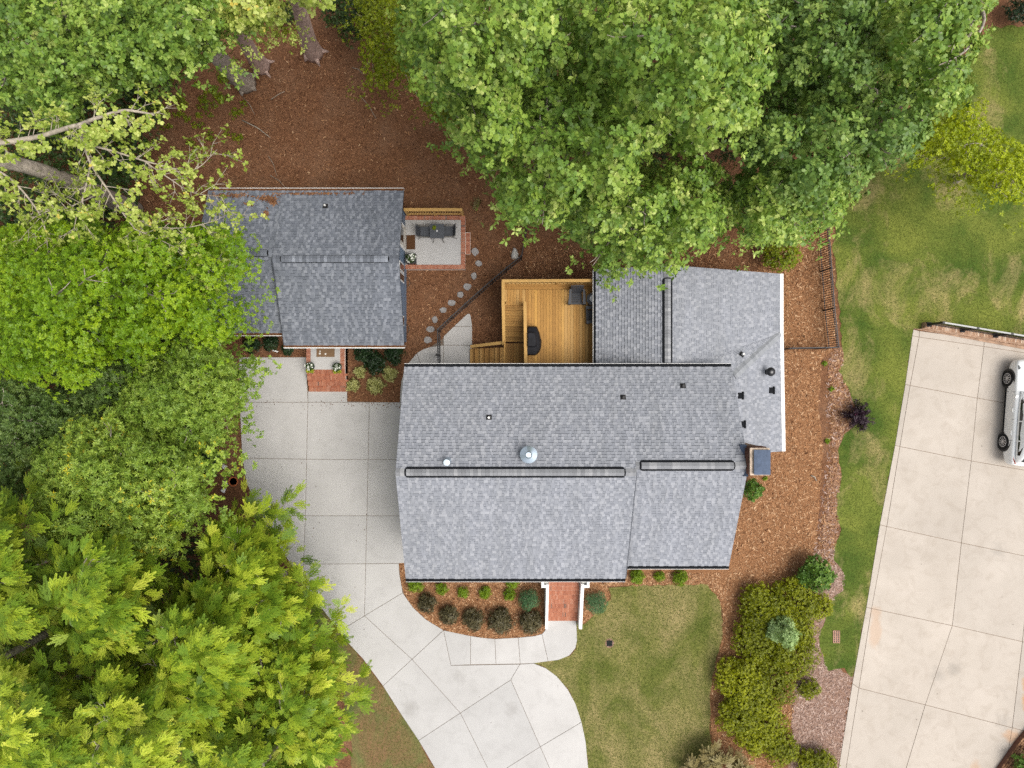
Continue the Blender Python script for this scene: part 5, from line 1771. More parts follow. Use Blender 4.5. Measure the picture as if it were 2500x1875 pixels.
# lime green maple left of the smaller house
MP = [(-60, 540), (40, 560), (95, 538), (185, 520), (260, 555), (330, 535), (400, 560), (470, 535), (520, 560), (560, 545), (605, 595), (592, 650), (600, 690), (570, 722), (608, 782), (612, 800), (560, 835), (480, 850), (420, 832), (350, 885), (250, 872), (200, 955), (100, 935), (-60, 900)]
lb = lobes_in(MP, 7.8, 11, .6, .84, 41, z_jit=.85)
cr = broad(lb, 41, KITE, .088, 30, 8, up=.45, under=.25, spread=(-.05, .6), tint_lobe=.45, tint_cl=.25, lv=.3)
tree('maple_tree', 'dense lime-green maple overhanging the left end of the smaller house', (420, 740), lb, cr, M['maple'], .26, M['bark_grey'], 41, None, 18)

# willow oaks
WP1 = [(330, 900), (400, 850), (440, 812), (520, 832), (592, 872), (604, 930), (592, 985), (575, 1050), (540, 1082), (470, 1110), (400, 1120), (320, 1080), (280, 1000)]
lb = lobes_in(WP1, 6.5, 9, .52, .64, 43, z_jit=.45)
cr = broad(lb, 43, NARROW, .115, 28, 9, up=.4, under=.4, spread=(.0, .9))
tree('willow_oak', 'narrow-leaved oak pressing against the top left edge of the driveway', (520, 945), lb, cr, M['willow'], .2, M['bark_grey'], 43, 'narrow-leaved oaks left of the driveway', 14)
WP2 = [(70, 1200), (110, 1080), (190, 1020), (300, 1040), (400, 1100), (470, 1105), (505, 1170), (490, 1240), (450, 1290), (420, 1350), (330, 1370), (230, 1340), (120, 1330)]
lb = lobes_in(WP2, 8, 10.5, .55, .66, 44, z_jit=.5)
cr = broad(lb, 44, NARROW, .125, 28, 9, up=.4, under=.4, base=.12, spread=(.0, .9))
tree('willow_oak', 'brighter narrow-leaved oak with yellow flecks, left of the orange-rimmed pot', (400, 1150), lb, cr, M['willow'], .24, M['bark_grey'], 44, 'narrow-leaved oaks left of the driveway', 16)
WP3 = [(-60, 900), (100, 950), (180, 960), (250, 890), (330, 890), (300, 1000), (190, 1030), (110, 1090), (60, 1220), (-60, 1260)]
lb = lobes_in(WP3, 5, 7.5, .6, .74, 45, z_jit=.4)
cr = broad(lb, 45, NARROW, .12, 26, 9, up=.4, under=.3, spread=(.0, .9))
tree('willow_oak', 'dark narrow-leaved oak at the left edge below the lime-green maple', (130, 1020), lb, cr, M['willow_deep'], .2, M['bark_grey'], 45, 'narrow-leaved oaks left of the driveway', 14)

# feathery cypresses at the lower left
CY = [
    ('feathery cypress nearest the driveway bend, one branch reaching over the concrete', [(585, 1265), (630, 1225), (655, 1250), (700, 1290), (750, 1400), (795, 1440), (800, 1500), (720, 1560), (620, 1540), (560, 1440), (530, 1300)], 5.0, 8.5, (690, 1400), 51),
    ('feathery cypress along the thin strip of lawn, at the right end of the grove', [(700, 1520), (790, 1470), (830, 1540), (850, 1600), (885, 1670), (860, 1700), (890, 1770), (880, 1850), (780, 1880), (690, 1800), (650, 1650)], 4.5, 8, (800, 1660), 52),
    ('bright yellow-green cypress in the middle of the lower left grove', [(430, 1480), (540, 1400), (640, 1480), (680, 1600), (640, 1740), (520, 1780), (420, 1700), (380, 1580)], 7.5, 11, (600, 1560), 53),
    ('tall cypress with long sprays, upper part of the lower left grove', [(190, 1330), (300, 1290), (360, 1330), (400, 1440), (390, 1560), (300, 1620), (190, 1560), (150, 1440)], 8.5, 12, (370, 1420), 54),
    ('cypress at the left edge, highest up in the lower left grove', [(-60, 1180), (40, 1170), (90, 1240), (110, 1360), (160, 1480), (100, 1560), (-60, 1560)], 9, 12, (150, 1350), 55),
    ('cypress in the bottom left corner of the grove', [(-60, 1580), (60, 1560), (170, 1620), (240, 1740), (260, 1850), (200, 1940), (-60, 1940)], 9, 12.5, (190, 1660), 56),
    ('cypress at the bottom edge between the corner and the middle of the grove', [(240, 1640), (340, 1600), (430, 1690), (480, 1800), (470, 1940), (260, 1940), (250, 1800)], 8.5, 12, (420, 1740), 57),
    ('darker cypress at the bottom edge, right of the middle of the grove', [(500, 1800), (600, 1740), (700, 1800), (780, 1880), (760, 1950), (500, 1950)], 5.5, 9, (680, 1780), 58),
]
for lab, poly, zl, zh, base, sd in CY:
    poly = [(x - 48 - (14 if x > 600 else 0), y + 14) for x, y in poly]
    r_ = np.random.default_rng(sd)
    lb = lobes_in(poly, zl, zh, .55, .93, sd, z_jit=1.0, edge=.2)
    ax = W(*base)
    P, A, I = shell(lb, 19, r_, zmin=-.1, squash=.95, fill=(.1, .95))
    cen = sum((c for c, _ in lb), Vector()) / len(lb)
    out = P - np.array(cen)[None] * np.array([1, 1, 0])
    out[:, 2] = 0
    A = unit(A * .8 + unit(out) * .55)
    up_ = plumes(P, A, I, r_, .47, bias=(.60, .38, 0), rise=.18)
    lo = [(c - Vector((r_.normal(0, .4), r_.normal(0, .4), 1.2 + r_.uniform(0, 2.2))), rr * 1.1) for c, rr in lb]
    P, A, I = shell(lo, 2.4, r_, zmin=-.1, squash=.9, fill=(.3, .9))
    dn = plumes(P, A, I, r_, .65, bias=(.35, .25, 0), rise=.05)
    tree('cypress_tree', lab, base, lb, join([up_, dn]), M['cypress'], .2, M['bark_pale'], sd, 'feathery cypresses in the lower left grove', 16, .9)
# the low bough across the concrete
bt = [o for o in col.objects if o.name == 'cypress_tree'][0]
r_ = np.random.default_rng(60)
pts = [W(625, 1330, 4.2), W(655, 1275, 4.1), W(690, 1235, 3.9), W(730, 1200, 3.7)]
MB().tube(pts, [.03, .022, .015, .006], 6).build('limb', M['bark_pale'], bt, smooth=True)
P, A = [], []
for x, y, ax_, ay_ in ((640, 1280, -.5, .9), (650, 1262, -.3, 1), (668, 1250, .0, 1), (690, 1235, .3, 1), (705, 1222, .7, .7), (724, 1205, .5, .8), (690, 1245, 1, .1), (672, 1260, 1, -.2), (700, 1262, .8, -.7), (715, 1240, 1, -.5), (655, 1290, 1, -.8), (640, 1300, .3, 1), (620, 1262, -.2, 1), (610, 1240, .2, 1), (668, 1300, .9, -.9), (690, 1280, .9, -.5)):
    for k in range(2):
        P.append(np.array(W(x + r_.normal(0, 5), y + r_.normal(0, 5), 3.8 + r_.normal(0, .15))))
        A.append((ax_, ay_, 0))
V, Fc, T = plumes(np.array(P), np.array(A, float), np.zeros(len(P), int), r_, .62, rise=.05)
np_mesh('spray', V, Fc, M['cypress'], bt, tint=T, kind='stuff')

# thin pale-branched tree at the left edge
sp = thing('sparse_tree', tuple(W(285, 470)), 'sparse tree with pale bare branches and light yellow-green leaves, left of the dark shingle roof', 'tree')
rs = random.Random(77)
trunk = [W(330, 512, .0), W(300, 500, 3), W(235, 470, 6.5), W(150, 435, 9), (W(60, 405, 10.5)), W(-60, 385, 11.5)]
MB().tube(*smooth(trunk, [.42, .38, .32, .27, .24, .21], 4), 14).build('trunk', M['bark_grey'], sp, smooth=True)
limbs = [
    ([W(-60, 355, 13), W(30, 345, 13), W(100, 332, 13), W(165, 312, 13.2), W(195, 305, 13.3)], [.15, .14, .12, .11, .10]),
    ([W(190, 306, 13.3), W(240, 287, 13.4), W(300, 270, 13.3), W(345, 274, 13.2), W(377, 281, 13.1)], [.10, .09, .075, .06, .045]),
    ([W(196, 306, 13.3), W(205, 345, 13), W(222, 400, 12.6), W(262, 462, 12.2), W(300, 520, 11.9), W(330, 560, 11.8)], [.09, .08, .065, .05, .04, .02]),
    ([W(203, 350, 13), W(280, 370, 12.6), W(350, 392, 12.2), W(430, 412, 11.8), W(480, 412, 11.4), W(530, 365, 11.2)], [.06, .055, .045, .035, .025, .01]),
    ([W(262, 462, 12.2), W(200, 492, 12), W(150, 512, 11.8), W(95, 515, 11.6)], [.04, .034, .028, .015]),
    ([W(-60, 400, 12), W(0, 420, 12), W(45, 455, 11.8), W(92, 515, 11.6), W(110, 560, 11.4), W(120, 640, 11)], [.07, .065, .055, .045, .035, .015]),
    ([W(300, 520, 11.9), W(370, 552, 11.4), W(450, 556, 11), W(520, 540, 10.8), W(560, 520, 10.6)], [.04, .032, .025, .018, .008]),
    ([W(222, 400, 12.6), W(206, 470, 12.4), W(196, 500, 12.2), W(184, 540, 12), (W(180, 570, 11.8))], [.045, .04, .03, .02, .01]),
    ([W(330, 560, 11.8), W(400, 590, 11.4), W(455, 620, 11), W(520, 665, 10.6)], [.028, .022, .016, .007]),
    ([W(350, 392, 12.2), W(420, 440, 11.8), W(470, 470, 11.4), W(540, 480, 11)], [.035, .028, .02, .008]),
    ([W(95, 150, 12), W(90, 80, 12.2), W(105, 20, 12.4)], [.05, .045, .04]),
]
tips = []
mbs = []
for pts_, rad in limbs:
    MB().tube(*smooth(pts_, [q * .6 for q in rad], 5), 8).build('limb', M['bark_pale'], sp, smooth=True)
    if pts_[0].x < W(80, 0, 12).x and pts_[0].y > W(0, 200, 12).y: continue
    for i in range(len(pts_) - 1):
        a, b = pts_[i], pts_[i + 1]
        n = max(3, int((b - a).length / .17))
        for k in range(n):
            o = a.lerp(b, (k + rs.random()) / n)
            d = (b - a).normalized()
            sd_ = Vector((-d.y, d.x, 0)) * rs.choice((-1, 1))
            dd = (d * rs.uniform(.3, 1) + sd_ * rs.uniform(.4, 1) + Vector((0, 0, rs.uniform(-.1, .5)))).normalized()
            L = rs.uniform(.4, 1.15)
            e1 = o + dd * L * .5 + Vector((rs.gauss(0, .05), rs.gauss(0, .05), 0))
            e2 = o + dd * L + Vector((rs.gauss(0, .09), rs.gauss(0, .09), -.05))
            mbs.append(([o, e1, e2], [.014, .009, .004]))
            tips += [(e2, dd), (o.lerp(e1, .8), dd), (e1.lerp(e2, .5), dd)]
            for _ in range(2):
                f = e1 + (dd + Vector((rs.gauss(0, .6), rs.gauss(0, .6), rs.gauss(0, .3)))).normalized() * L * .45
                mbs.append(([e1, f], [.008, .003]))
                tips.append((f, dd))
mb = MB()
for p_, q_ in mbs: mb.tube(p_, q_, 4)
mb.build('twigs', M['bark_pale'], sp, kind='stuff')
r_ = np.random.default_rng(78)
P = np.array([t[0] for t in tips]); A = np.array([t[1] for t in tips])
P = np.concatenate([P, P + r_.normal(0, .12, P.shape)]); A = np.concatenate([A, A])
V, Fc, T = rosettes(P, A, np.arange(len(P)), r_, ROUND, .10, 5, up=.35, spread=(-.3, .6), tint_lobe=.5, tint_cl=.3, lv=.3)
np_mesh('crown', V, Fc, M['poplar'], sp, tint=T, kind='stuff')

# dark undergrowth that shows between the crowns
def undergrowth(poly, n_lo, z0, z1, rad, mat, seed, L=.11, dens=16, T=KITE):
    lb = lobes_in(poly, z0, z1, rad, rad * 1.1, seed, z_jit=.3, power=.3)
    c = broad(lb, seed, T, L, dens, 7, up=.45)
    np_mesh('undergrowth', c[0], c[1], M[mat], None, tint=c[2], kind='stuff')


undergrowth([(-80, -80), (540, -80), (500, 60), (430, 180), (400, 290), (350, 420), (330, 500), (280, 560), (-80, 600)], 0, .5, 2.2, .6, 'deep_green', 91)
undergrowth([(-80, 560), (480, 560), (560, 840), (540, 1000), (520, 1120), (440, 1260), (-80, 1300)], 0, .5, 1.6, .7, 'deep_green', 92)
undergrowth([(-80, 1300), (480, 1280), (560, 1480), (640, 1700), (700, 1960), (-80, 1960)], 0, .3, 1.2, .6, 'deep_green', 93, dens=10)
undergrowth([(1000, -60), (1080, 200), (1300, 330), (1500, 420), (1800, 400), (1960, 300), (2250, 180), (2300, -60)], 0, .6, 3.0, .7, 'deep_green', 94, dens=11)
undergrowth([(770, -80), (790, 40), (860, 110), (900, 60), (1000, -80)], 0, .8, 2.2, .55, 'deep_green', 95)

# ---------------------------------------------------------------- shrubs
def shrub(px, py, rpx, hgt, mat, label, group=None, name='shrub', T=KITE, L=.06, dens=70, nleaf=7, seed=0, up=.4, lumps=7, z0=0.0, squash=.9, parent_cat='shrub', core=.55, spiky=None, **kw):
    r = np.random.default_rng(seed + int(px * 7 + py))
    c0 = W(px, py, hgt * .45 + z0)
    rad = rpx * (H - hgt * .45) / F
    root = thing(name, (c0.x, c0.y, z0), label, parent_cat, group)
    lobes = [(Vector((c0.x, c0.y, z0 + hgt - rad * .62 * squash)), rad * .66)]
    for k in range(lumps):
        a = k * 6.283 / lumps + r.uniform(-.3, .3)
        rr = rad * r.uniform(.40, .52)
        q = rad - rr * r.uniform(.9, 1.1)
        lobes.append((Vector((c0.x + q * math.cos(a), c0.y + q * math.sin(a), z0 + max(rr * .5, hgt * r.uniform(.35, .62)))), rr))
    P, A, I = shell(lobes, dens, r, zmin=-.5, squash=squash, fill=(core, 1.02))
    P[:, 2] = np.maximum(P[:, 2], z0 + .04)
    V, Fc, Tt = rosettes(P, A, I, r, T, L, nleaf, up, **kw)
    np_mesh('foliage', V, Fc, M[mat], root, tint=Tt, kind='stuff')
    mb = MB()
    for k in range(5):
        a = k * 1.256 + .3
        mb.tube([(c0.x + .02 * math.cos(a), c0.y + .02 * math.sin(a), z0), (c0.x + rad * .3 * math.cos(a), c0.y + rad * .3 * math.sin(a), z0 + hgt * .4), (c0.x + rad * .62 * math.cos(a), c0.y + rad * .62 * math.sin(a), z0 + hgt * .72)], [.018, .013, .005], 5)
    mb.build('stem', M['bark_grey'], root)
    return root


GB1 = 'lime-green shrubs under the front eave'
for px, py, rp, h_, lab in ((1014, 1427, 21, .6, 'lime-green globe shrub at the left end of the front bed, by the roof corner'),
                            (1078, 1438, 16, .5, 'small lime-green shrub above the leftmost bronze bush in the front bed'),
                            (1131, 1446, 15, .45, 'small lime-green shrub, middle one of the upper row in the front bed'),
                            (1185, 1447, 16, .45, 'small lime-green shrub above the largest bronze bush in the front bed'),
                            (1244, 1451, 16, .5, 'small lime-green shrub just left of the blue-green ball beside the brick steps'),
                            (1556, 1408, 19, .55, 'lime-green shrub nearest the brick steps in the strip under the lower front eave'),
                            (1610, 1407, 14, .4, 'smallest lime-green shrub in the strip under the lower front eave'),
                            (1661, 1410, 21, .55, 'lime-green shrub at the right end of the strip under the lower front eave')):
    shrub(px, py, rp, h_, 'lime_shrub', lab, GB1, T=NARROW, L=.075, dens=150, nleaf=6, up=.25)
GB2 = 'bronze bushes curving along the front bed'
for px, py, rp, h_, lab in ((1042, 1472, 25, .7, 'bronze-green bush at the left end of the curved lower row in the front bed'),
                            (1097, 1501, 26, .75, 'bronze-green bush, second from the left in the curved lower row of the front bed'),
                            (1155, 1512, 29, .8, 'bronze-green bush in the middle of the curved lower row of the front bed'),
                            (1222, 1517, 34, .9, 'largest bronze-green bush in the front bed'),
                            (1297, 1518, 31, .85, 'bronze-green bush nearest the brick steps, below the blue-green ball')):
    shrub(px, py, rp, h_, 'olive_brown', lab, GB2, name='bush', T=NARROW, L=.10, dens=110, nleaf=6, up=.2, core=.5, lv=.55)
for px, py, rp, lab in ((1291, 1464, 27, 'clipped blue-green ball shrub left of the brick steps'), (1456, 1470, 28, 'clipped blue-green ball shrub right of the brick steps, at the lawn edge')):
    shrub(px, py, rp, 1.0, 'blue_green', lab, 'blue-green ball shrubs flanking the steps', name='ball_shrub', T=NEEDLE, L=.06, dens=330, nleaf=6, up=.1, lumps=9, core=.8)
shrub(1252, 1420, 18, .7, 'lime_shrub', 'lime-green shrub mostly hidden under the eave above the small row in the front bed', GB1, T=NARROW, L=.075, dens=120, nleaf=6)
GB3 = 'dark camellias by the smaller house'
for px, py, rp, lab in ((888, 862, 24, 'dark glossy camellia at the roof corner side of the brick entry steps'), (915, 888, 29, 'dark glossy camellia in the middle of the clump by the entry bed'), (963, 866, 26, 'dark glossy camellia below the right corner of the smaller roof'),
                        (618, 843, 21, 'dark camellia under the left eave of the smaller house, next to the tree'), (662, 838, 20, 'dark camellia under the left eave, right beside the white card'), (704, 853, 15, 'small dark camellia under the corner of the smaller roof')):
    shrub(px, py, rp, .9, 'dark_leaf', lab, GB3, name='camellia', L=.09, dens=75, nleaf=6, up=.35)
GB4 = 'variegated shrubs in the entry bed'
for px, py, rp, lab in ((879, 908, 15, 'cream-green variegated shrub tucked against the dark camellias'), (863, 940, 17, 'cream-green variegated shrub nearest the brick entry steps'), (917, 941, 22, 'largest cream-green variegated shrub in the entry bed'), (952, 913, 18, 'cream-green variegated shrub nearest the large roof corner')):
    shrub(px, py, rp, .45, 'varieg', lab, GB4, name='variegated_shrub', T=NARROW, L=.13, dens=70, nleaf=7, up=.15, core=.3)
shrub(1990, 1403, 46, 1.7, 'azalea', 'round deep green azalea with a few orange blooms, above the olive junipers', name='azalea', L=.12, dens=40, nleaf=7, up=.3, lumps=9)
shrub(1836, 1196, 27, 1.1, 'azalea', 'small green shrub beside the chimney at the right gable', L=.10, dens=60, nleaf=7, up=.2)
GB5 = 'olive-green junipers beside the front lawn'
for i, (px, py, rp, h_, lab) in enumerate(((1858, 1478, 56, 1.3, 'olive-green juniper at the top left of the tall clump beside the front lawn'), (1940, 1462, 58, 1.3, 'olive-green juniper just below the round azalea'),
                                           (2000, 1480, 32, .9, 'small olive juniper at the lawn edge below the azalea'), (1850, 1560, 62, 1.4, 'olive-green juniper left of the silver-green young spruce'), (1935, 1590, 62, 1.3, 'olive-green juniper below the silver-green young spruce'),
                                           (1800, 1655, 56, 1.5, 'brighter green juniper at the left bulge of the clump, over the front lawn'), (1880, 1660, 62, 1.4, 'olive-green juniper in the middle of the clump'), (1800, 1745, 52, 1.4, 'bright olive juniper on the lawn side near the bottom of the clump'),
                                           (1862, 1755, 58, 1.3, 'olive juniper facing the pinkish weathered mulch'), (1905, 1825, 46, 1.2, 'olive juniper at the bottom tip of the clump'), (1975, 1681, 26, .8, 'separate small green juniper standing on the weathered mulch'),
                                           (1892, 1522, 50, 1.3, 'olive juniper right behind the silver-green young spruce, on its lawn side'), (1836, 1705, 52, 1.4, 'olive juniper filling the clump between its left bulge and the weathered mulch'), (1948, 1535, 44, 1.1, 'olive juniper on the weathered mulch side of the young spruce'), (1840, 1800, 44, 1.2, 'olive juniper low in the clump, above the tan drooping plants'),
                                           (1992, 1868, 46, 1.0, 'olive juniper at the bottom edge, beside the tan driveway'))):
    shrub(px, py, rp * 1.08, h_, 'juniper', lab, GB5, name='juniper', T=KITE, L=.075, dens=62, nleaf=7, up=.35, lumps=9, base=.0 + .18 * (i % 3 == 2), seed=i)
shrub(1905, 1537, 37, 2.6, 'spruce', 'young silver-green spruce rising out of the olive junipers', name='young_spruce', T=NARROW, L=.15, dens=55, nleaf=7, up=.1, lumps=8, parent_cat='tree', squash=1.2)
c0 = W(2095, 1018, .5)
root = thing('purple_shrub', (c0.x, c0.y, 0), 'dark purple-leaved shrub with pink flecks, at the edge of the green lawn', 'shrub')
r_ = np.random.default_rng(66)
mb = MB()
P, A = [], []
for k in range(58):
    a, e = r_.uniform(0, 6.28), r_.uniform(.1, 1.45)
    L = r_.uniform(.62, .98) * (.75 + .25 * math.cos(e))
    d = Vector((math.cos(a) * math.cos(e), math.sin(a) * math.cos(e), math.sin(e)))
    o = Vector((c0.x, c0.y, .2))
    mb.tube([o, o + d * L * .5 + Vector((0, 0, .08)), o + d * L], [.012, .008, .003], 4)
    for t in np.linspace(.3, 1, 9):
        P.append(o + d * L * t + Vector((0, 0, .16 * t * (1 - t) * 4 * .5))); A.append(d)
mb.build('stem', M['bark_grey'], root)
V, Fc, T = rosettes(np.array(P), np.array(A), np.arange(len(P)), r_, NARROW, .135, 6, .1, spread=(-.1, .9))
np_mesh('foliage', V, Fc, M['purple'], root, tint=T, kind='stuff')
shrub(1905, 622, 50, 1.8, 'under', 'yellow-green bush at the back corner of the rear roof, under the oak', name='bush', T=KITE, L=.08, dens=45, nleaf=7, up=.4, lumps=8)
shrub(2305, 105, 40, 1.4, 'dark_leaf', 'dark bush in the shade at the top right edge of the lawn', name='bush', L=.09, dens=40, nleaf=6)
shrub(2495, 25, 45, 1.6, 'dark_leaf', 'dark bush in the top right corner by the patch of mulch', name='bush', L=.09, dens=40, nleaf=6)
shrub(2380, 20, 45, 2.4, 'oak', 'light green bush at the top edge by the patch of mulch', name='bush', L=.12, dens=34, nleaf=6)
shrub(508, 1126, 40, 1.9, 'dark_leaf', 'dark glossy bush beside the white stones, left of the driveway', name='bush', L=.09, dens=45, nleaf=6)
shrub(2510, 1872, 42, 1.0, 'azalea', 'dark green shrub in the brick-edged bed in the lower right corner', L=.09, dens=50, nleaf=6, z0=.2)
shrub(705, 30, 26, 1.2, 'deep_green', 'mossy green shrub beside the ruddy leaning trunk', L=.08, dens=50)
for px, py, lab in ((1740, 1850, 'tan drooping plant at the bottom edge of the front lawn'), (1800, 1872, 'tan drooping plant at the bottom edge, under the junipers'), (1700, 1890, 'leftmost tan drooping plant at the bottom edge of the front lawn')):
    r_ = np.random.default_rng(px)
    c0 = W(px, py, .5)
    root = thing('drooping_plant', (c0.x, c0.y, 0), lab, 'plant', 'tan drooping plants at the bottom edge')
    lb = [(c0 + Vector((r_.normal(0, .28), r_.normal(0, .28), r_.uniform(-.1, .7))), .4) for _ in range(7)]
    P, A, I = shell(lb, 9, r_, zmin=-.2, fill=(.05, .6))
    V, Fc, T = plumes(P, A, I, r_, .55, bias=(-.1, .45, 0), rise=.1)
    V[:, 2] = np.maximum(V[:, 2], .03)
    np_mesh('foliage', V, Fc, M['tan_grass'], root, tint=T, kind='stuff')
    MB().tube([(c0.x, c0.y, 0), (c0.x, c0.y, .6), (c0.x + .1, c0.y + .1, 1.1)], [.03, .02, .006], 6).build('stem', M['bark_grey'], root)
# ground ivy tufts under the trees, at the edge of the clearing
rr_ = random.Random(4)
V_, = ([],)
lb = []
for cx, cy, s_, n in ((430, 265, 60, 26), (520, 240, 30, 10), (560, 270, 18, 5), (700, 70, 14, 6), (540, 190, 12, 6), (560, 330, 24, 5), (470, 330, 40, 6)):
    for _ in range(n):
        lb.append((W(cx + rr_.gauss(0, s_), cy + rr_.gauss(0, s_ * .6), .08), .16))
c_ = broad(lb, 96, KITE, .08, 60, 6)
np_mesh('ivy', c_[0], c_[1], M['under'], None, tint=c_[2], kind='stuff')
for px, py, n_, lab in ((2013, 888, 1, 'tiny bright green weed on the chips beside the lawn strip'), (2030, 950, 2, 'small bright green weed on the chips, nearest the purple shrub')):
    pass
for px, py, lab in ((2014, 887, 'tiny bright green seedling on the chips, below the corner of the picket fence'), (2030, 950, 'small bright green seedling on the chips, left of the purple shrub'), (2020, 1077, 'low yellow-green seedling on the chips, below the purple shrub'), (1868, 1168, 'pale green seedling on the chips, just below the chimney')):
    shrub(px, py, 6, .15, 'lime_shrub', lab, 'seedlings on the wood chips', name='seedling', L=.07, dens=160, nleaf=5, lumps=4)

# ---------------------------------------------------------------- pots, stones, small things
def potted(px, py, z, label, group, square=False, r_=.17, h_=.3):
    p = W(px, py, z + h_)
    t = thing('flower_pot', (p.x, p.y, z), label, 'flower pot', group)
    if square:
        MB().hexa([(p.x - r_ * .85, p.y - r_ * .85, z), (p.x + r_ * .85, p.y - r_ * .85, z), (p.x + r_ * .85, p.y + r_ * .85, z), (p.x - r_ * .85, p.y + r_ * .85, z)],
                  [(p.x - r_, p.y - r_, z + h_), (p.x + r_, p.y - r_, z + h_), (p.x + r_, p.y + r_, z + h_), (p.x - r_, p.y + r_, z + h_)]).build('pot', M['black'], t, bevel=.01)
    else:
        MB().lathe((p.x, p.y, z), [(r_ * .7, 0), (r_ * .95, h_ * .85), (r_ * 1.05, h_ * .86), (r_ * 1.05, h_), (r_ * .9, h_), (r_ * .88, h_ - .04)], 18).build('pot', M['char2'], t, smooth=False)
    r = np.random.default_rng(int(px))
    lb = [(Vector((p.x, p.y, z + h_ + .03)), r_ * .8)]
    P, A, I = shell(lb, 420, r, zmin=0)
    V, Fc, T = rosettes(P, A, I, r, KITE, .07, 6, .4)
    np_mesh('foliage', V, Fc, M['deep_green'], t, tint=T, kind='stuff')
    P, A, I = shell([(c, q * 1.12) for c, q in lb], 110, r, zmin=.1)
    V, Fc, T = rosettes(P, A, I, r, ROUND, .052, 5, .6)
    np_mesh('flowers', V, Fc, M['petal'], t, kind='stuff')
    if not square:
        lb = [(Vector((p.x + dx_, p.y - r_ * 1.0, z + h_ * .9)), .085) for dx_ in (-.1, 0, .1)]
        P, A, I = shell(lb, 500, r, zmin=-.2)
        V, Fc, T = rosettes(P, A, I, r, KITE, .055, 5, .3)
        np_mesh('creeper', V, Fc, M['yellow_creeper'], t, tint=T, kind='stuff')
    return t


potted(756.5, 895, .60, 'round pot of white flowers and chartreuse trailers, driveway side of the entry steps', 'round flower pots on the entry steps', h_=.34, r_=.2)
potted(823, 896, .60, 'round pot of white flowers and chartreuse trailers, garden side of the entry steps', 'round flower pots on the entry steps', h_=.34, r_=.2)
potted(1003, 631, ZP, 'square black planter of white flowers on the patio corner by the blue wall', None, True, .24, .5)
tag(MB().lathe((tc.x - .12, tc.y + .14, zp + .708), [(.04, 0), (.055, .07), (.05, .07)], 12).build('small_pot', M['white'], None), 'tiny white pot on the patio table', 'pot')
r_ = np.random.default_rng(9)
P, A, I = shell([(Vector((tc.x - .12, tc.y + .14, zp + .80)), .07)], 900, r_, zmin=-.2)
V, Fc, T = rosettes(P, A, I, r_, NARROW, .07, 5, .2)
tag(np_mesh('houseplant', V, Fc, M['under'], None, tint=T), 'little green plant in the tiny pot on the patio table', 'plant')

GS = 'stepping stones from the patio to the path'
ST = [(1160, 615, 9, 11, 'stepping stone nearest the patio step'), (1169, 643, 9, 8, 'second stepping stone from the patio step, broad and low'), (1157, 674, 8, 9.5, 'third stepping stone from the patio step, upright'),
      (1141, 700, 10, 9, 'fourth stepping stone from the patio step'), (1124, 720, 8.5, 9, 'fifth stepping stone from the patio step'), (1103, 740, 10, 9, 'sixth stepping stone from the patio, where the row passes the fence middle'),
      (1082, 757, 9, 7.5, 'fourth stepping stone from the concrete path end'), (1062, 781, 7.5, 9, 'third stepping stone from the concrete path end, smallest'), (1052, 804, 11, 9, 'second stepping stone from the concrete path, next to the gate post'), (1045, 830, 10.5, 9, 'stepping stone nearest the concrete path, at the end of the row')]
for i, (px, py, a_, b_, lab) in enumerate(ST):
    r = random.Random(i + 40)
    n = 9
    poly = []
    for k in range(n):
        an = k * 2 * math.pi / n + r.uniform(-.2, .2)
        q = r.uniform(.82, 1.1)
        poly.append(W(px + a_ * q * math.cos(an), py + b_ * q * math.sin(an)))
    tag(MB().prism(poly, 0.0, .05).build('stepping_stone', M['stone_grey'], None, bevel=.012), lab, 'stone', GS)


def boulder(px, py, ax_, ay_, h_, label, group=None, mat='rock_white', seed=1, name='boulder'):
    r = random.Random(seed)
    c = W(px, py, 0)
    vs, fs = [], []
    rings, n = 5, 10
    for i in range(rings):
        t = i / (rings - 1)
        k = math.cos(t * math.pi / 2 * .92) ** .6
        for j in range(n):
            a = j * 2 * math.pi / n
            q = k * (1 + .18 * math.sin(3 * a + seed) + r.uniform(-.1, .1))
            vs.append((c.x + ax_ * q * math.cos(a), c.y + ay_ * q * math.sin(a), h_ * math.sin(t * math.pi / 2) * (1 + r.uniform(-.08, .08)) - .01))
    for i in range(rings - 1):
        for j in range(n):
            fs.append((i * n + j, i * n + (j + 1) % n, (i + 1) * n + (j + 1) % n, (i + 1) * n + j))
    fs.append(tuple(range((rings - 1) * n, rings * n)))
    return tag(MB().add(vs, fs).build(name, M[mat], None, bevel=.01), label, 'rock', group)


b_ = boulder(1257, 621, .17, .28, .28, 'white rock on the mulch beside the slanting fence', seed=3)
for px, py, lab in ((548, 1139, 'white stone by the dark bush, farthest from the orange pot rim'), (550, 1180, 'white stone right beside the orange pot rim'), (546, 1197, 'white stone below the orange pot rim')):
    boulder(px, py, .12, .11, .14, lab, 'white stones left of the driveway', 'white', seed=px, name='white_stone')
p = W(571, 1175, .2)
pot = thing('terracotta_pot', (p.x, p.y, 0), 'terracotta pot with an orange rim under the cypress sprays, left of the driveway', 'pot')
MB().lathe((p.x, p.y, 0), [(.13, 0), (.2, .26), (.23, .26), (.23, .31), (.2, .31), (.19, .27)], 22).build('pot', M['terracotta'], pot)
MB().lathe((p.x, p.y, .25), [(.185, 0), (.18, .02)], 16).build('soil', M['soil'], pot)
p = W(672, 857, .15)
cd = thing('garden_sign', (p.x, p.y, 0), 'small white card on a stake in the mulch under the left eave', 'sign')
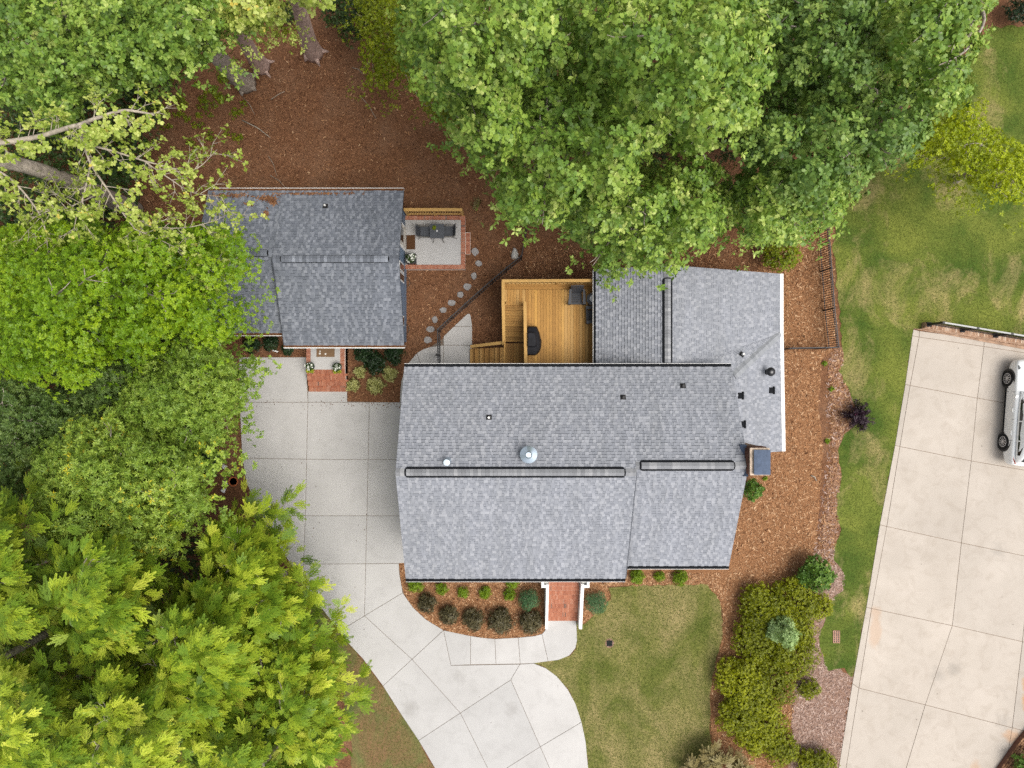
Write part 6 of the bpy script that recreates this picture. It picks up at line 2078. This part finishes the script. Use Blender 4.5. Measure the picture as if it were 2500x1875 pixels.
MB().hexa([(p.x - .16, p.y + .02, .14), (p.x + .10, p.y - .07, .14), (p.x + .17, p.y - .02, .18), (p.x - .08, p.y + .07, .18)], [(p.x - .16, p.y + .02, .15), (p.x + .10, p.y - .07, .15), (p.x + .17, p.y - .02, .19), (p.x - .08, p.y + .07, .19)]).build('card', M['white'], cd)
MB().box(p.x - .01, p.y - .01, 0, p.x + .01, p.y + .01, .15).build('stake', M['black'], cd)
# drains
p = W(1488, 1570, 0)
dr_ = thing('lawn_drain', (p.x, p.y, 0), 'small dark drain grate in a pale ring of bare soil on the front lawn', 'drain')
MB().lathe((p.x, p.y, .012), [(.23, 0), (.20, .012), (.02, .012)], 18).build('collar', M['mulch_grey'], dr_)
for k in range(5):
    MB().box(p.x - .13 + k * .055, p.y - .13, .022, p.x - .13 + k * .055 + .035, p.y + .13, .05).build('bar', M['guard'], dr_)
MB().box(p.x - .14, p.y - .14, .018, p.x + .14, p.y + .14, .03).build('frame', M['black'], dr_)
p = W(2041, 1554, 0)
g2 = thing('drain_grate', (p.x, p.y, 0), 'rusty rectangular drain grate in the narrow lawn strip beside the tan driveway', 'drain')
ru = flat('rusty_iron', (.42, .24, .17), .8, .2, var=.25)
MB().box(p.x - .15, p.y - .29, .015, p.x + .15, p.y + .29, .022).build('pit', M['black'], g2)
for k in range(4):
    MB().box(p.x - .16 + k * .1, p.y - .30, .02, p.x - .16 + k * .1 + .03, p.y + .30, .05).build('bar', ru, g2)
for k in range(7):
    MB().box(p.x - .16, p.y - .30 + k * .095, .02, p.x + .17, p.y - .30 + k * .095 + .03, .048).build('crossbar', ru, g2)
# sticks lying about
GT = 'sticks lying on the mulch'
for i, (a, b, w_, lab) in enumerate((((592, 294), (660, 336), .03, 'longest pale stick lying on the mulch clearing'), ((662, 243), (695, 223), .02, 'thin stick near the foot of the leaning trunks'), ((880, 235), (918, 290), .016, 'thin stick on the clearing beside the olive understory'),
                                     ((655, 380), (676, 430), .014, 'curved thin stick above the left part of the dark roof'), ((660, 428), (700, 462), .014, 'thin stick reaching the back gutter of the dark roof'),
                                     ((1980, 1161), (1993, 1174), .035, 'pale split stick on the wood chips right of the chimney'), ((593, 237), (622, 280), .014, 'slender dark stick below the double trunk'), ((860, 165), (885, 180), .016, 'short stick at the right edge of the clearing'))):
    A_, B_ = W(*a, .05), W(*b, .05)
    m_ = A_.lerp(B_, .5) + Vector((.05, .06, .015))
    tag(MB().tube([A_, m_, B_], [w_, w_ * .85, w_ * .5], 6).build('stick', M['bark_pale'], None, smooth=True), lab, 'stick', GT)
p = W(1158, 497)
lb = [(W(1158 + rr_.gauss(0, 9), 496 + rr_.gauss(0, 6), .05), .09) for _ in range(9)]
c_ = broad(lb, 97, NARROW, .11, 90, 5, up=.1)
tag(np_mesh('dry_leaves', c_[0], c_[1], M['tan_grass'], None, tint=c_[2]), 'heap of pale dry leaves on the mulch behind the patio corner', 'leaf heap')
for px, py, lab in ((996, 690, 'thin wire hoop at the wall by the patio end window'), (994, 804, 'thin wire hoop at the wall near the front corner')):
    c = W(px - 4, py, .05)
    pts_ = [(c.x + .19 * math.sin(a), c.y + .24 * math.cos(a), .05 + .12 * math.sin(a)) for a in [k * math.pi / 10 for k in range(11)]]
    tag(MB().tube(pts_, .011, 6).build('wire_hoop', M['steel_tan'], None, smooth=True), lab, 'hoop', 'wire hoops at the blue wall')
# leaves and crumbs on the paving
cr = MB()
for _ in range(70):
    px, py = rr_.uniform(590, 900), rr_.choice([rr_.uniform(880, 1500), rr_.gauss(985, 6)])
    if py < 955 and px > 745: continue
    p = W(px, py, SLAB_TOP + .008)
    L = rr_.uniform(.012, .04)
    a = rr_.uniform(0, 6.28)
    dx_, dy_ = math.cos(a) * L, math.sin(a) * L
    cr.add([(p.x - dx_, p.y - dy_, p.z), (p.x - dy_ * .5, p.y + dx_ * .5, p.z + .01), (p.x + dx_, p.y + dy_, p.z), (p.x + dy_ * .5, p.y - dx_ * .5, p.z + .004)], [(0, 3, 2, 1)], rr_.uniform(0, .4))
for _ in range(60):
    px, py = rr_.uniform(850, 985), 984 + abs(rr_.gauss(0, 5))
    p = W(px, py, SLAB_TOP + .008)
    L = rr_.uniform(.015, .05)
    a = rr_.uniform(0, 6.28)
    dx_, dy_ = math.cos(a) * L, math.sin(a) * L
    cr.add([(p.x - dx_, p.y - dy_, p.z), (p.x - dy_ * .4, p.y + dx_ * .4, p.z + .01), (p.x + dx_, p.y + dy_, p.z), (p.x + dy_ * .4, p.y - dx_ * .4, p.z + .004)], [(0, 3, 2, 1)], rr_.uniform(0, .5))
cr.build('leaf_crumbs', M['chip'], None, tint=True, kind='stuff')

# ---------------------------------------------------------------- the car
car = bpy.data.objects.new('parked_car', None)
car['local'] = 1
col.objects.link(car)
tag(car, 'white sport utility vehicle parked on the tan driveway at the right edge', 'car')
WB = 3.02
yf_, yr_ = WB / 2 + .10, -WB / 2 + .10


def ring(y, prof):
    return [(x, y, z) for x, z in prof] + [(-x, y, z) for x, z in prof[::-1]]


def body_prof(w, zs, zb, ztop):
    w = w * 1.015
    return [(w * .9, zs), (w * .985, zs + .08), (w * 1.0, zs + (zb - zs) * .45), (w * 1.0, zs + (zb - zs) * .75), (w * .975, zb - .04), (w * .90, zb + .02), (w * .55, ztop), (w * .2, ztop + .01)]


S_ = [(2.56, .62, .42, .62, .66), (2.50, .80, .32, .74, .80), (2.36, .90, .27, .86, .93), (2.05, .955, .25, .93, 1.03), (1.6, .975, .24, .97, 1.08), (1.1, .98, .24, .99, 1.13), (.75, .98, .24, 1.0, 1.16), (0, .985, .24, 1.01, 1.17),
      (-.9, .985, .24, 1.02, 1.18), (-1.6, .975, .25, 1.02, 1.18), (-2.1, .95, .28, 1.0, 1.14), (-2.38, .90, .36, .96, 1.06), (-2.50, .80, .45, .86, .95)]
vs, fs = [], []
for y, w, zs, zb, zt_ in S_:
    vs += ring(y, body_prof(w, zs, zb, zt_))
n = 16
for i in range(len(S_) - 1):
    for k in range(n - 1):
        fs.append((i * n + k, i * n + k + 1, (i + 1) * n + k + 1, (i + 1) * n + k))
    fs.append((i * n + n - 1, i * n, (i + 1) * n, (i + 1) * n + n - 1))
fs += [tuple(range(n - 1, -1, -1)), tuple(range((len(S_) - 1) * n, len(S_) * n))]
body = MB().add(vs, fs).build('body', M['paint_car'], car, smooth=True)
sb = body.modifiers.new('subsurf', 'SUBSURF'); sb.levels = 1; sb.render_levels = 2
# cabin
C_ = [(1.02, .80, .80, 1.10, 1.13), (.55, .84, .70, 1.12, 1.42), (.15, .86, .67, 1.12, 1.60), (-.5, .87, .68, 1.13, 1.66), (-1.3, .87, .67, 1.14, 1.63), (-1.95, .85, .64, 1.14, 1.50), (-2.32, .80, .68, 1.05, 1.14)]
vs, fs = [], []
for y, wb, wt, z0_, z1_ in C_:
    vs += [(wb, y, z0_ - .05), (wb * .99, y, z0_), ((wb + wt * 2) / 3 + .03, y, z0_ + (z1_ - z0_) * .62), (wt, y, z1_ - .03), (wt * .7, y, z1_ + .012), (0, y, z1_ + .03)]
    vs += [(-x, y, z) for x, y, z in vs[-2:-7:-1]]
n = 11
for i in range(len(C_) - 1):
    for k in range(n - 1):
        fs.append((i * n + k, i * n + k + 1, (i + 1) * n + k + 1, (i + 1) * n + k))
fs += [tuple(range(n - 1, -1, -1)), tuple(range((len(C_) - 1) * n, len(C_) * n))]
MB().add(vs, fs).build('cabin', M['paint_car'], car, smooth=True)


def cab(y, f):   # point on the cabin side at height fraction f
    for a, b in zip(C_[:-1], C_[1:]):
        if b[0] <= y <= a[0]:
            t = (a[0] - y) / (a[0] - b[0])
            q = [a[i] + (b[i] - a[i]) * t for i in range(5)]
            wb, wt, z0_, z1_ = q[1:]
            m = (wb + wt * 2) / 3 + .03
            x = wb * .99 + (m - wb * .99) * f / .62 if f < .62 else m + (wt - m) * (f - .62) / .38
            return x, y, z0_ + (z1_ - z0_ - .03 * f) * f
    return .8, y, 1.2


for sg in (-1, 1):
    for (ya, yb_, nm) in ((.70, -.36, 'side_window'), (-.42, -1.28, 'side_window'), (-1.34, -1.98, 'quarter_window')):
        mb = MB()
        k = 6
        vs = []
        for i in range(k + 1):
            y = ya + (yb_ - ya) * i / k
            fa, fb_ = .08, .80
            if nm == 'quarter_window': fb_ = .80 - .42 * (i / k)
            if ya > .6 and i < 3: fb_ = (.42, .62, .76)[i]
            for f in (fa, fb_):
                x, yy, z = cab(y, f)
                vs.append((sg * (x + .007), yy, z + .003))
        mb.add(vs, [(2 * i, 2 * i + 1, 2 * i + 3, 2 * i + 2) for i in range(k)]).build(nm, M['car_glass'], car)
    # arches, wheels
    for y in (yf_, yr_):
        MB().lathe((sg * .985 - (.03 if sg > 0 else 0), y, .40), [(.47, 0), (.47, .03), (.30, .032)], 24, axis='x').build('wheel_arch', M['black'], car)
        x0 = sg * .815
        q = .205 * sg
        ty = MB().lathe((x0, y, .39), [(.265, q), (.35, q), (.385, q * .85), (.39, q * .5), (.38, q * .05), (.25, 0)], 28, axis='x', caps=False).build('wheel', M['tyre'], car, smooth=False)
        mb = MB().lathe((x0 + q * 1.0, y, .39), [(.255, -.02 * sg), (.255, .006 * sg), (.225, .004 * sg)], 28, axis='x', caps=False)
        for k in range(10):
            a = k * math.pi / 5
            mb.bar((x0 + q * 1.05, y + .05 * math.cos(a), .39 + .05 * math.sin(a)), (x0 + q * 1.02, y + .235 * math.cos(a), .39 + .245 * math.sin(a)), .032, .02, up=(1, 0, 0))
        mb.lathe((x0 + q * .98, y, .39), [(.06, 0), (.06, .022 * sg), (.03, .026 * sg)], 14, axis='x')
        mb.build('rim', M['rim'], ty)
        MB().lathe((x0 + q * .84, y, .39), [(.25, 0), (.25, .012 * sg), (.05, .012 * sg)], 20, axis='x').build('brake_disc', M['black'], ty)
    for y in (.12, -.95):
        MB().tube([(sg * .985, y + .1, .90), (sg * 1.02, y + .06, .905), (sg * 1.02, y - .06, .905), (sg * .985, y - .1, .90)], .017, 8).build('door_handle', M['paint_car'], car, smooth=True)
    for y in (.98, -.32, -1.32):
        MB().box(sg * .975, y - .006, .42, sg * .991, y + .006, .98).build('door_gap', M['black'], car)
    MB().hexa([(sg * .93, .70, 1.05), (sg * 1.12, .66, 1.05), (sg * 1.12, .80, 1.05), (sg * .93, .86, 1.05)], [(sg * .93, .70, 1.10), (sg * 1.13, .66, 1.21), (sg * 1.13, .80, 1.21), (sg * .93, .86, 1.10)]).build('mirror', M['paint_car'], car, bevel=.03)
    MB().hexa([(sg * .60, 2.46, .70), (sg * .88, 2.30, .72), (sg * .90, 2.08, .80), (sg * .62, 2.30, .80)], [(sg * .60, 2.42, .83), (sg * .885, 2.22, .89), (sg * .885, 2.02, .97), (sg * .62, 2.26, .90)]).build('headlight', M['lamp_clear'], car, bevel=.015)
    MB().hexa([(sg * .80, -2.42, .86), (sg * .89, -2.26, .86), (sg * .93, -2.06, .90), (sg * .74, -2.42, .88)], [(sg * .78, -2.38, 1.0), (sg * .865, -2.22, 1.0), (sg * .90, -2.02, .99), (sg * .72, -2.38, 1.0)]).build('tail_light', M['lamp_red'], car)
    MB().box(sg * .93, -1.2, .24, sg * .975, 1.25, .36).build('sill', M['guard'], car, bevel=.01)
for y0_, f0, y1_, f1, nm in ((.98, .10, .20, .94, 'windshield'), (-2.27, .2, -1.98, .92, 'rear_window')):
    vs = []
    for y, f in ((y0_, f0), (y1_, f1)):
        x, yy, z = cab(y, f)
        zt_ = None
        for a, b in zip(C_[:-1], C_[1:]):
            if b[0] <= y <= a[0]:
                t = (a[0] - y) / (a[0] - b[0])
                zt_ = a[4] + (b[4] - a[4]) * t
                wt = a[2] + (b[2] - a[2]) * t
        for u in (-1, -.7, 0, .7, 1):
            vs.append((u * wt * .95, y, zt_ + (.03 if u == 0 else .013 if abs(u) == .7 else -.012) + .012))
    MB().add(vs, [(i, i + 1, 6 + i, 5 + i) for i in range(4)]).build(nm, M['car_glass'], car)
fw, rw = W(2458, 924, .36), W(2447, 1078, .36)
ang = math.atan2(fw.x - rw.x, fw.y - rw.y)
car.rotation_euler = (0, 0, -ang)
mid = (fw + rw) / 2
off = Vector((.99, -.10, 0))
off.rotate(car.rotation_euler)
car.location = (mid.x + off.x, mid.y + off.y, SLAB_TOP)
